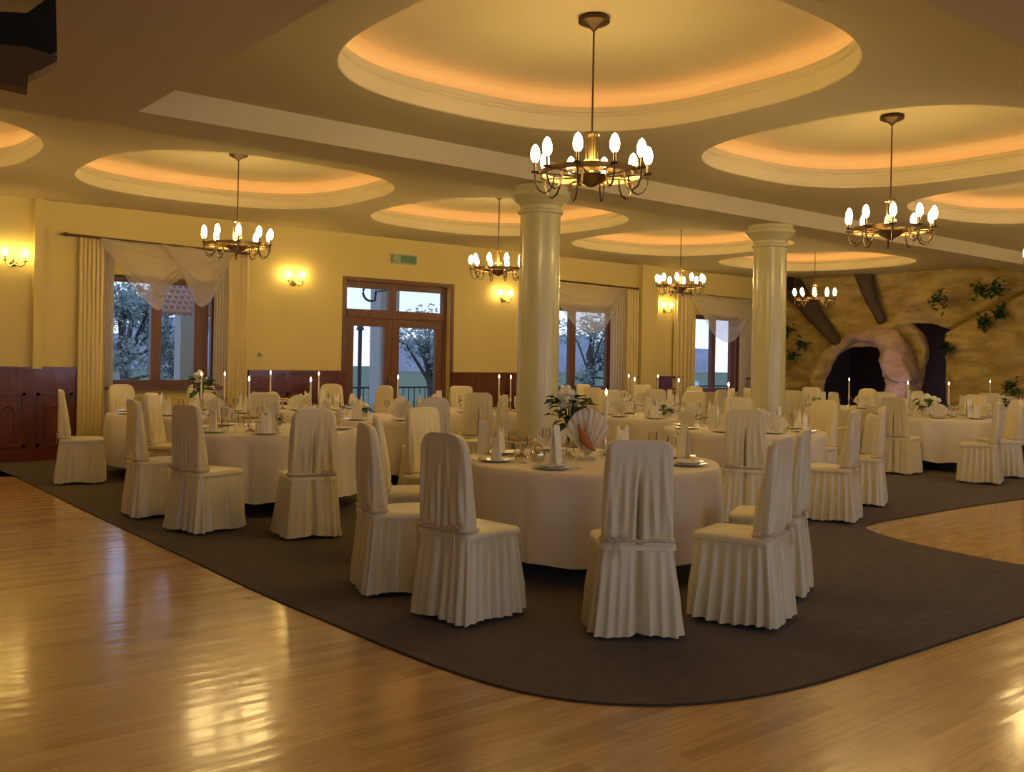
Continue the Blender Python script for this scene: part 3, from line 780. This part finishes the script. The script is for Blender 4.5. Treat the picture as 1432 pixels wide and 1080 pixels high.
FLB = flowers(True); FLS = flowers(False)
def tiered():
    r = empty('pastry_stand', (0,0,0))
    b = MB(); b.lathe([(0,0),(.06,0),(.055,.01),(.012,.03),(.010,.10),(.03,.105),(.12,.12),(.125,.128),(.03,.112),(0,.112)], 30)
    b.build('stand', M_SILV, r)
    rnd = random.Random(2)
    for i in range(7):
        a = i*.9; b = MB(); b.ball((.065*cos(a),.065*sin(a),.14), .028, .022, .018, n=9, k=6); b.build('pastry', mat('pastry_%d'%i,(.55,.38,.16),.5) if i == 0 else bpy.data.materials['pastry_0'], r)
    return tag(r, 'x', 'dish')
TIER = tiered()
b = MB(); b.lathe([(0,0),(.045,0),(.06,.03),(.065,.07),(.05,.11),(.03,.13),(.034,.15),(.028,.15),(.0,.12)], 24); b.tube([(.05,0,.12),(.09,0,.11),(.095,0,.06),(.06,0,.03)], .006, 6); b.tube([(-.05,0,.07),(-.09,0,.11),(-.1,0,.14)], [.012,.008,.006], 6)
POT = tag(b.build('silver_teapot', M_SILV), 'x', 'teapot')

def tpos(px, py): p = AT(px, py, TZ); return p
def put(proto, p, rz, label, group, sc=1): return place(proto, (p.x, p.y, p.z), rz, uniq(label), group, sc)
for t, (c, R, nm) in TABLES.items():
    far = t not in ('front','left')
    off = {'front':.35,'left':.2}.get(t, random.uniform(0,1))
    for i in range(8):
        a = off + i*pi/4; d = Rw*sin(a) - Fw*cos(a); w = SEATW[i]
        p = c + d*(R-.20); p.z = TZ
        if t == 'front' and i in (0,) : pass
        put(PLATE, p, 0, 'white dinner plate at %s of %s' % (w, nm), 'dinner plates')
        p2 = p.copy(); p2.z += .012
        if t == 'front' and i in (7,1,0): put(SOUP, p2, 0, 'white soup plate at %s of %s' % (w, nm), 'soup plates')
        else: put(NAP if (i+len(t)) % 3 else FAN, p2, rotz_dir(d)+random.uniform(-.3,.3), 'folded standing napkin at %s of %s' % (w, nm), 'folded napkins', 1.0 if far else .95)
        s_ = Vector((0,0,1)).cross(d)
        q = c + d*(R-.36) + s_*.12; q.z = TZ; put(GLS, q, 0, 'stemmed glass at %s of %s' % (w, nm), 'stemmed glasses')
        if not far or i % 2: q = c + d*(R-.40) - s_*.07; q.z = TZ; put(TUM, q, 0, 'plain tumbler at %s of %s' % (w, nm), 'tumblers')
# centre pieces, placed from what the photograph shows
def on(t, dx, dy):      # dx right, dy away from the camera, from the table centre
    c = TABLES[t][0]; p = c + Rw*dx + Fw*dy; p.z = TZ; return p
put(FLB, on('front',-.16,.12), .5, 'tall glass vase of green leaves and white blossoms on the large front table', 'flower arrangements', 1.12)
put(TIER, on('front',-.52,.10), 0, 'silver pastry stand on the left part of the large front table', 'pastry stands')
put(POT, on('front',-.40,-.22), .4, 'silver teapot on the large front table beside pastry stand', 'teapots', .85)
put(CARD, on('front',-.29,-.62), rotz_head(-60), 'narrow upright white card standing at the front of the large front table', 'menu cards', 1.1)
put(CARD, on('front',-.93+.12,.25), rotz_head(30), 'upright white card at the left of the large front table', 'menu cards')
put(CARD, on('front',.72,.1), rotz_head(60), 'upright white card at the right of the large front table', 'menu cards')
put(CND, on('front',.14,.3), 0, 'silver candlestick with lit white candle on the large front table', 'candlesticks', 1.0)
# printed fan
fr = empty('printed_fan', on('front',-.03,-.02), rotz_head(0), 1.25); b = MB()
b.grid(lambda s,t: Vector(((.015+.20*t)*cos(pi*(.17+.66*s))*.75, .008*(1 if int(round(s*18))%2 else -1)*(.3+t), .015+(.015+.28*t)*sin(pi*(.17+.66*s)))), 19, 8)
o = b.build('fan_leaf', M_NAP, fr, smooth=False); md = o.modifiers.new('s','SOLIDIFY'); md.thickness = .003
b = MB(); b.tube([(-.055,-.022,.215),(-.04,-.022,.17),(-.02,-.022,.13),(.01,-.022,.09),(.05,-.022,.055)], [.004,.014,.034,.022,.004], 10); b.tube([(-.01,-.022,.24),(-.008,-.022,.17)], [.003,.006], 6); b.build('orange_motif', M_RED, fr)
b = MB(); b.box(-.05,.05,-.02,.03,0,.018); b.build('stand', M_CARD, fr, smooth=False)
tag(fr, 'white standing fan with an orange red motif on the large front table', 'fan')
cn = [('left',-.25,.15),('left',.35,.3),('window',.25,-.2),('window',.45,.1),('panel',-.5,.1),('panel',.22,.0),('door',.45,.1),('door',.62,-.15),('column',-.1,.3),('right',-.35,.1),('right',.28,.1),('cave',.3,0),('pilaster',.2,0),('pilaster',-.3,.2),('middle',.3,.15),('middle',-.3,.3),('centre',.2,.2),('east',-.2,0)]
for (t, x, y) in cn:
    put(CND, on(t,x,y), 0, 'lit candle, %s part of %s' % ('left' if x < 0 else 'right', TABLES[t][2]), 'candlesticks')
for (t, x, y, s) in (('left',0,.05,1),('window',.1,.25,1.1),('panel',0,0,1),('column',.05,0,1),('right',-.05,-.05,1.7),('cave',-.2,0,1),('pilaster',0,-.1,1),('middle',.1,-.05,1),('door',0,.1,1),('centre',-.2,0,1),('east',.2,.2,1.2)):
    put(FLS if t != 'window' else FLB, on(t,x,y), .7, 'white flowers with leaves on '+TABLES[t][2], 'flower arrangements', s)
for (t, x, y, h) in (('left',.15,-.45,20),('left',-.55,.1,80),('panel',.35,-.3,30),('door',-.42,.0,10),('column',.3,-.4,-50),('column',-.4,-.3,40),('right',.4,-.3,-20),('middle',-.2,-.4,30),('centre',.3,-.3,-20),('cave',-.3,-.4,0),('pilaster',.35,-.4,10)):
    put(CARD, on(t,x,y), rotz_head(h), 'upright white card, %s part of %s' % ('left' if x < 0 else 'right', TABLES[t][2]), 'menu cards', 1.05)
for (t, x, y) in (('left',-.1,-.35),('column',.1,-.35),('panel',-.2,-.4),('right',.1,-.45)):
    put(TIER, on(t,x,y), .3, 'silver pastry stand on '+TABLES[t][2], 'pastry stands')

# ------------------------------------------------------------------ rock wall
def rockmat(name, c1, c2, c3):
    m = mat(name, c1, .85, spec=.15); nt = m.node_tree; b = nt.nodes['Principled BSDF']; tc = nt.nodes.new('ShaderNodeTexCoord')
    n = nt.nodes.new('ShaderNodeTexNoise'); n.inputs['Scale'].default_value = 1.6; n.inputs['Detail'].default_value = 9; n.inputs['Roughness'].default_value = .62
    mp = nt.nodes.new('ShaderNodeMapping'); mp.inputs['Scale'].default_value = (1,1,2.6); mp.inputs['Rotation'].default_value = (.35,0,0)
    r = nt.nodes.new('ShaderNodeValToRGB'); e = r.color_ramp.elements; e[0].position = .33; e[1].position = .62; e[0].color = (*c2,1); e[1].color = (*c1,1); k_ = e.new(.26); k_.color = (*c3,1)
    nt.links.new(tc.outputs['Object'], mp.inputs[0]); nt.links.new(mp.outputs[0], n.inputs['Vector']); nt.links.new(n.outputs['Fac'], r.inputs['Fac']); nt.links.new(r.outputs[0], b.inputs['Base Color'])
    bp = nt.nodes.new('ShaderNodeBump'); bp.inputs['Strength'].default_value = .7; bp.inputs['Distance'].default_value = .08; nt.links.new(n.outputs['Fac'], bp.inputs['Height']); nt.links.new(bp.outputs['Normal'], b.inputs['Normal'])
    return m
M_ROCK = rockmat('sandstone', (.52,.39,.14), (.30,.20,.07), (.10,.06,.025))
M_ROCKP = rockmat('pale_stone', (.50,.36,.24), (.36,.24,.14), (.14,.09,.06))
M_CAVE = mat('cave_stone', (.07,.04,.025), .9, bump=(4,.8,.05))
M_ROOT = mat('dark_root', (.07,.045,.025), .8, bump=(12,.8,.03))
XR = U1-.45
def E(px, py): p = EW(px, py, XR); return (p.y, p.z)
def poly(pts): return [E(*p) for p in pts]
def inside(y, z, P):
    r = False; j = len(P)-1
    for i in range(len(P)):
        if (P[i][1] > z) != (P[j][1] > z) and y < (P[j][0]-P[i][0])*(z-P[i][1])/(P[j][1]-P[i][1])+P[i][0]: r = not r
        j = i
    return r
def dist(y, z, P, closed=True):
    d = 9; n = len(P)
    for i in range(n if closed else n-1):
        a, c = P[i], P[(i+1) % n]; vx, vz = c[0]-a[0], c[1]-a[1]; L = vx*vx+vz*vz or 1e-9
        t = max(0, min(1, ((y-a[0])*vx+(z-a[1])*vz)/L)); d = min(d, sqrt((y-a[0]-t*vx)**2+(z-a[1]-t*vz)**2))
    return d
arch = poly([(1155,640),(1156,540),(1160,515),(1172,496),(1190,486),(1215,484),(1235,488),(1245,505),(1247,640)])
gate = poly([(1282,640),(1284,530),(1288,500),(1288,472),(1272,452),(1300,452),(1329,462),(1330,640)])
crack = poly([(1329,462),(1365,440),(1400,425),(1450,402)]); slab = poly([(1280,447),(1318,455),(1330,462),(1330,640)])
rim = poly([(1150,600),(1148,530),(1165,490),(1195,472),(1230,462),(1255,454)])
NY, NZ = 150, 90
ys = [14.5 - (14.5-2.0)*i/(NY-1)*1.0 for i in range(NY)]
def fz(i): return ZC*i/(NZ-1)
vs = []; hole = []
for j in range(NZ):
    for i in range(NY):
        y, z = ys[i], fz(j)
        o = noise.fractal(Vector((y*.6, z*.6, 3)), 1, 2, 5)*.26 + noise.fractal(Vector((y*2.2, z*2.8+y*.8, 8)), 1, 2, 4)*.07
        o += .10*abs(noise.noise(Vector((y*1.1+z*.4, z*2.0-y*.5, 1))))
        dc = dist(y, z, crack, False)
        zc_ = z - (crack[0][1] + (crack[-1][1]-crack[0][1])*(y-crack[0][0])/(crack[-1][0]-crack[0][0]))
        if y < crack[0][0]+.1 and zc_ < 0: o += .25
        o -= .22*math.exp(-(dc/.06)**2)
        dr_ = dist(y, z, rim, False); o += .28*math.exp(-(dr_/.22)**2)
        vs.append(Vector((XR-o, y, z)))
fs = []
for j in range(NZ-1):
    for i in range(NY-1):
        yc, zc = (ys[i]+ys[i+1])/2, (fz(j)+fz(j+1))/2
        if inside(yc, zc, arch) or inside(yc, zc, gate): continue
        a = j*NY+i; fs.append((a, a+1, a+1+NY, a+NY))
b = MB(); b.add(vs, fs)
rock = b.build('rock_wall', M_ROCK, angle=180)
bm = bmesh.new(); bm.from_mesh(rock.data)
bmesh.ops.delete(bm, geom=[v for v in bm.verts if not v.link_faces], context='VERTS')
bmesh.ops.recalc_face_normals(bm, faces=bm.faces)
# turn the rims of the openings inwards so the stone has thickness
be = [e for e in bm.edges if e.is_boundary and all(v.co.z < ZC-.1 and 2.1 < v.co.y < 14.4 for v in e.verts)]

def near(y, z, P):
    best = None
    for i in range(len(P)):
        a, c = P[i], P[(i+1) % len(P)]; vx, vz = c[0]-a[0], c[1]-a[1]; L = vx*vx+vz*vz or 1e-9
        t = max(0, min(1, ((y-a[0])*vx+(z-a[1])*vz)/L)); q = (a[0]+t*vx, a[1]+t*vz); d = sqrt((y-q[0])**2+(z-q[1])**2)
        if best is None or d < best[0]: best = (d, q)
    return best
for v in {v for e in be for v in e.verts}:
    m_ = min(near(v.co.y, v.co.z, arch), near(v.co.y, v.co.z, gate), key=lambda t: t[0])
    if m_[0] < .16: v.co.y, v.co.z = m_[1]
ex = bmesh.ops.extrude_edge_only(bm, edges=be); 
for v in [g for g in ex['geom'] if isinstance(g, bmesh.types.BMVert)]: v.co.x += .16 + .05*noise.noise(v.co*2)
for f in bm.faces: f.smooth = True
bm.to_mesh(rock.data); bm.free()
tag(rock, 'sculpted sandstone rock wall with cave openings at the right end of the room', 'rock wall')
# buttress between the openings
bp_ = [E(1266,640),E(1266,560),E(1266,520),E(1260,490),E(1242,474),E(1216,470),E(1189,478),E(1167,496),E(1153,526)]
rr = [.44,.40,.38,.33,.25,.20,.16,.13,.10]
P = [Vector((XR-.12, y, max(z,-.02))) for y, z in bp_]
b = MB(); b.tube(smoothpts(P,2), [ .42-.0+0*i for i in range(len(smoothpts(P,2)))], 20)
Pm = smoothpts(P,3); nP = len(Pm); b = MB()
rads = []
for i in range(nP):
    k_ = i/(nP-1)*(len(rr)-1); j = min(int(k_), len(rr)-2); rads.append(rr[j]*(1-(k_-j))+rr[j+1]*(k_-j))
b.tube(Pm, rads, 40)
def rough(v):
    v = Vector(v); n1 = noise.noise_vector(v*1.6)*.15 + noise.noise_vector(v*5)*.05; n1.x -= .10*abs(noise.noise(Vector((v.y*4, v.z*1.2, 2)))); return tuple(v+n1)
b.v = [rough(v) for v in b.v]
o = b.build('arch_buttress', M_ROCKP, rock, angle=180); o['label'] = 'pale pinkish stone buttress arching over the cave mouth'
for (pts, r0, r1) in (([(1112,402),(1135,425),(1155,452),(1180,482)],.30,.10),([(1212,375),(1220,405),(1230,430),(1241,452)],.22,.07)):
    Q = smoothpts([Vector((XR-.20, *E(*p))) for p in pts], 2); n_ = len(Q)
    b = MB(); b.tube(Q, [r0+(r1-r0)*i/(n_-1) for i in range(n_)], 12)
    b.v = [tuple(Vector(v)+noise.noise_vector(Vector(v)*3)*.05) for v in b.v]
    b.build('root', M_ROOT, rock, angle=180)
# cave interior behind the openings
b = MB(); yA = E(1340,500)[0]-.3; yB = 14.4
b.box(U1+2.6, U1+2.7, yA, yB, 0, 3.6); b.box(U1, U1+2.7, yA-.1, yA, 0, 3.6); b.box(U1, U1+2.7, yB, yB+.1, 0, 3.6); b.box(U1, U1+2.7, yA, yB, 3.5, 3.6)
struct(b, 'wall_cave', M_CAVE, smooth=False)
# curtain folds inside arch, bluish screen in right opening
def fern(px, py, s, lb):
    rnd = random.Random(px); y, z = E(px, py); r = empty('wall_plant', (XR-.38, y, z)); b = MB()
    for i in range(60):
        p = Vector((rnd.gauss(-.05,.05), rnd.gauss(0,.30*s), rnd.gauss(0,.30*s))); d = Vector((rnd.uniform(-1,-.2),rnd.uniform(-1,1),rnd.uniform(-1,.6))).normalized(); L = .14; s_ = d.cross(Vector((0,.2,1))).normalized()*.04
        b.add([p,p+d*L*.5+s_,p+d*L,p+d*L*.5-s_],[(0,1,2,3)])
    b.build('foliage', M_LEAF, r, smooth=False)
    b = MB(); b.tube([(.3,0,0),(0,0,0),(-.05,0,-.1*s)],.02,6); b.build('stem', M_ROOT, r)
    tag(r, lb, 'plant')
for px, py, s, lb in ((1328,420,.32,'small green plant on the rock wall right of the dark roots'),(1384,408,.28,'green plant on the rock wall near top right'),(1407,405,.36,'larger green plant high on the rock wall at right edge'),(1390,452,.18,'small dark plant on the crack of the rock slab'),(1412,437,.2,'dark plant at the upper edge of the rock slab'),(1116,462,.22,'green tuft on the rock beside the far column'),(1122,497,.2,'lower dark tuft on the rock beside the far column'),(1336,485,.22,'green tuft right of the blue lit opening'),(1427,540,.24,'dark plant on the slab at the right edge'),(1136,480,.18,'small tuft left of the cave arch')):
    fern(px, py, s, lb)
y, z = E(1118,399); b = MB(); sp = empty('loudspeaker', (XR-.75, y, z)); b.box(-.14,.14,-.26,.26,-.16,.16); b.build('cabinet', M_BLACK, sp, smooth=False)
b = MB(); b.lathe([(0,0),(.10,0),(.09,-.02),(0,-.03)],18,T=Matrix.Translation((-.14,0,0)) @ Matrix.Rotation(pi/2,4,'Y')); b.build('cone', M_DARK, sp)
b = MB(); b.tube([(0,0,.15),(0,0,ZC-z-.02)],.015,6); b.build('bracket', M_DARK, sp); tag(sp, 'small black loudspeaker hanging at top left of the rock wall', 'speaker')

# dark gallery fixture in the top left corner
p = AT(40,60,3.2); sp = empty('ceiling_cabinet', (0,0,0))
D = 5.2
def QD(px,py,d): return AD(px,py,d)
def prism(name, pts, d0, d1, m):
    hz = ray(45, HOR); hz.z = 0; hz.normalize()
    a = [QD(x,y,d0) for x,y in pts]; dz = hz*(d1-d0); c = [v+dz for v in a]; n = len(a)
    b = MB(); b.add(a+c, [tuple(range(n))[::-1], tuple(range(n,2*n))]+[(i,(i+1)%n,n+(i+1)%n,n+i) for i in range(n)]); return b.build(name, m, sp, smooth=False)
prism('housing', [(-90,12),(38,18),(78,-12),(80,72),(70,76),(-90,50)], 5.1, 5.22, M_BLACK)
prism('timber_edge', [(-90,52),(40,66),(72,76),(80,78),(80,86),(40,106),(38,124),(-90,96)], 5.05, 5.2, mat('brown_timber',(.13,.07,.03),.5))
tag(sp, 'black boxed fixture with brown timber edge hanging at the top left corner', 'ceiling fixture')

# ------------------------------------------------------------------ outside
b = MB(); b.box(-60,90,N1+.32,N1+4.5,-.25,-.15); struct(b, 'ground_terrace', M_PAVE, smooth=False)
b = MB(); b.box(-120,200,N1+4.5,220,-.6,-.5); struct(b, 'ground_lawn', M_GRASS, smooth=False)
rl = empty('terrace_railing', (0,N1+4.3,-.15)); b = MB(); 
for z in (.15,1.0): b.tube([(-10,0,z),(40,0,z)], .025, 6)
b.build('rail', M_IRON, rl); 
b = MB()
for i in range(330): x = -10+i*.15; b.box(x-.008,x+.008,-.008,.008,.15,1.0)
o = b.build('baluster', M_IRON, rl, smooth=False); o['kind'] = 'stuff'; tag(rl, 'dark iron railing of the terrace outside the glass doors', 'railing')
def tree(x, y, py, R, seed, lb, nl=2600, zc=None):
    h = WL(600,py,y).z+.5; rnd = random.Random(seed); r = empty('tree', (x,y,-.5)); b = MB()
    b.tube([(0,0,0),(.1,0,h*.3),(-.05,.1,h*.6),(.1,0,h*.85)], [.16,.13,.09,.03], 8)
    cl = []
    for i in range(14):
        a = rnd.uniform(0,6.28); q = rnd.uniform(.3,.9)*R; c = Vector((q*cos(a), q*sin(a), h*rnd.uniform(.22 if seed in (3,4,5) else .45,1))); cl.append((c, R*rnd.uniform(.22,.4)))
        b.tube([(0,0,h*rnd.uniform(.3,.5)),c*.6+Vector((0,0,h*.22)),c], [.06,.035,.015], 5)
    b.build('trunk', M_BARK, r)
    b = MB()
    for i in range(nl):
        c, q = rnd.choice(cl); v = Vector((rnd.gauss(0,1),rnd.gauss(0,1),rnd.gauss(0,1))).normalized()*q*rnd.uniform(.3,1.1); p = c+v
        d = Vector((rnd.uniform(-1,1),rnd.uniform(-1,1),rnd.uniform(-1,1))).normalized(); e = d.orthogonal().normalized(); L = rnd.uniform(.10,.2)
        b.add([p,p+d*L*.5+e*L*.25,p+d*L,p+d*L*.5-e*L*.25],[(0,1,2,3)])
    b.build('foliage', M_TREE, r, smooth=False); tag(r, lb, 'tree', 'trees outside')
def OUT(px, y): d = ray(px, 505); t = y/d.y; return d.x*t
tree(OUT(600,24), 24, 425, 1.5, 2, 'dark tree seen through the right glass door leaf')
tree(OUT(172,26), 26, 428, 1.5, 3, 'tree seen through the left pane of leftmost window', 4000)
tree(OUT(245,33), 33, 445, 1.3, 4, 'tree seen through the middle pane of leftmost window')
tree(OUT(826,28), 28, 430, 1.9, 5, 'tree seen through the window behind the near column', 3500)
pl = empty('lamp_post', (OUT(503,21), 21, -.5)); b = MB(); zt_ = WL(503,462,21).z+.5; b.tube([(0,0,0),(0,0,zt_)], .05, 8); b.lathe([(0,zt_),(.10,zt_),(.07,zt_+.12),(0,zt_+.14)], 10); b.build('pole', M_IRON, pl); tag(pl, 'thin dark lamp post outside the left door leaf', 'lamp post')
x = OUT(537,N1+2.5); b = MB(); b.box(x-.22,x+.22,N1+2.3,N1+2.7,-.15,3.6); tag(b.build('terrace_pillar', M_POST, smooth=False), 'grey square pillar outside the left door leaf', 'pillar')
x = OUT(258,N1+2.5); b = MB(); b.box(x-.15,x+.15,N1+2.3,N1+2.6,-.15,3.6); tag(b.build('terrace_pillar', M_POST, smooth=False), 'grey square pillar outside the leftmost window', 'pillar')
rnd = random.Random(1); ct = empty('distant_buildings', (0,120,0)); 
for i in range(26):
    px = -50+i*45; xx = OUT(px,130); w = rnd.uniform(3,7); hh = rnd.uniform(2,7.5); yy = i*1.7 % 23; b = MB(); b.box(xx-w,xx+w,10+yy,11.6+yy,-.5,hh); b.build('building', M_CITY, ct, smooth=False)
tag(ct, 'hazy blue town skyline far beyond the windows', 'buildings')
# tiled awning outside the first window
x0_, x1_ = OUT(225,N1+1.2), OUT(302,N1+1.2); za = WL(245,384,N1+1.2).z; zb_ = WL(245,438,N1+1.2).z
aw = empty('tiled_awning', (0,0,0))
b = MB()
for k_ in range(7):
    z_ = za+(zb_-za)*k_/7; yy = N1+1.5-.35*k_/7
    def sc(s, t, z_=z_, yy=yy): return Vector((x0_+(x1_-x0_)*s, yy-.07*t, z_-t*(za-zb_)/7*1.15-.025*abs(sin(pi*s*9+(k_%2)*1.5))*t))
    b.grid(sc, 60, 3)
o = b.build('tiles', M_TILE, aw, angle=60)
for xx in (x0_,x1_): bb = MB(); bb.box(xx-.03,xx+.03,N1+.32,N1+1.6,za-.06,za); bb.build('bracket', M_FRAME, aw, smooth=False); md = o.modifiers.new('s','SOLIDIFY'); md.thickness = .02
tag(aw, 'pinkish scalloped tile awning outside the leftmost window', 'awning')
# round iron lantern bracket seen in the door transom
p = WL(518,413,N1+1.6); b = MB(); b.tube([(p.x+.16*cos(t*.25+1.7), p.y, p.z+.05+.16*sin(t*.25+1.7)) for t in range(14)]+[(p.x+.1,p.y,p.z-.1),(p.x+.12,p.y,p.z+.08)], .022, 6); b.tube([(p.x+.12,p.y,p.z+.08),(p.x+.12,N1+.32,p.z+.08)], .015, 6); tag(b.build('lantern_bracket', M_IRON), 'curved iron bracket seen through the left door transom', 'bracket')

# ------------------------------------------------------------------ light
W = bpy.data.worlds.new('sky'); S.world = W; W.use_nodes = True; nt = W.node_tree; bg = nt.nodes['Background']
tc = nt.nodes.new('ShaderNodeTexCoord'); sx = nt.nodes.new('ShaderNodeSeparateXYZ'); rp = nt.nodes.new('ShaderNodeValToRGB')
nt.links.new(tc.outputs['Generated'], sx.inputs[0]); nt.links.new(sx.outputs['Z'], rp.inputs[0])
e = rp.color_ramp.elements; e[0].position = 0; e[0].color = (.62,.66,.82,1); e[1].position = .5; e[1].color = (.22,.36,.70,1); q = e.new(.09); q.color = (.50,.60,.85,1)
n = nt.nodes.new('ShaderNodeTexNoise'); n.inputs['Scale'].default_value = 5; n.inputs['Detail'].default_value = 6; nt.links.new(tc.outputs['Generated'], n.inputs['Vector'])
r2 = nt.nodes.new('ShaderNodeValToRGB'); r2.color_ramp.elements[0].position = .45; r2.color_ramp.elements[1].position = .65; nt.links.new(n.outputs['Fac'], r2.inputs[0])
mx = nt.nodes.new('ShaderNodeMixRGB'); mx.inputs[2].default_value = (.75,.78,.88,1); nt.links.new(r2.outputs[0], mx.inputs[0]); nt.links.new(rp.outputs[0], mx.inputs[1]); nt.links.new(mx.outputs[0], bg.inputs[0])
bg.inputs[1].default_value = 1.5
def area(name, loc, rot, sx, sy, col, w):
    l = bpy.data.lights.new(name, 'AREA'); l.shape = 'RECTANGLE'; l.size = sx; l.size_y = sy; l.color = col; l.energy = w
    o = bpy.data.objects.new(name, l); COL.objects.link(o); o.location = loc; o.rotation_euler = rot; return o
for k_, (p, q, z0, z1) in enumerate(RW):
    area('window_daylight', ((p+q)/2, N0-.35, (z0+z1)/2), (-pi/2, 0, pi), q-p, z1-z0, (.66,.70,1.0), 46)  # cool fill added outside the rear openings to lift the foreground
def spot(name, loc, col, w, r=.1):
    l = bpy.data.lights.new(name, 'POINT'); l.color = col; l.energy = w; l.shadow_soft_size = r; o = bpy.data.objects.new(name, l); COL.objects.link(o); o.location = loc
y, z = E(1262,520)
l_ = bpy.data.lights.new('violet_accent_lamp', 'SPOT'); l_.energy = 32; l_.color = (.72,.5,1.0); l_.spot_size = radians(48); l_.spot_blend = .5; l_.shadow_soft_size = .05
o_ = bpy.data.objects.new('violet_accent_lamp', l_); COL.objects.link(o_); o_.location = (XR-1.6, y-.3, .25)
o_.rotation_euler = (Vector((XR-.2, y+.1, 1.75))-o_.location).to_track_quat('-Z','Y').to_euler()
y, z = E(1313,500); spot('blue_accent_lamp', (U1+1.6, y, .9), (.3,.42,1.0), 30, .1)
y, z = E(1200,530); spot('warm_cave_lamp', (U1+1.2, y, 2.6), (1,.5,.22), 3, .1)
# ceiling spots added behind and beside the camera to brighten the foreground
SPL = ['left of the camera','above the camera','right of the camera','far right']
for i_, (x, y) in enumerate(((-2,-1.5),(2.2,-2.2),(6.5,-2.0),(11,-1.5))):
    l = empty('ceiling_spot', (x,y,ZB)); bb = MB(); bb.lathe([(.14,0),(.17,0),(.17,-.02),(.14,-.02)],24); bb.build('rim', M_BRASS, l)
    tag(l, 'round recessed ceiling lamp '+SPL[i_], 'ceiling lamp')
    bb = MB(); bb.lathe([(0,-.008),(.138,-.008)],24); bb.build('lens', M_ADDED_SPOT, l)
vs_ = S.view_settings; vs_.view_transform = 'Standard'; vs_.look = 'None'; vs_.exposure = .3; vs_.gamma = 1; vs_.use_curve_mapping = False
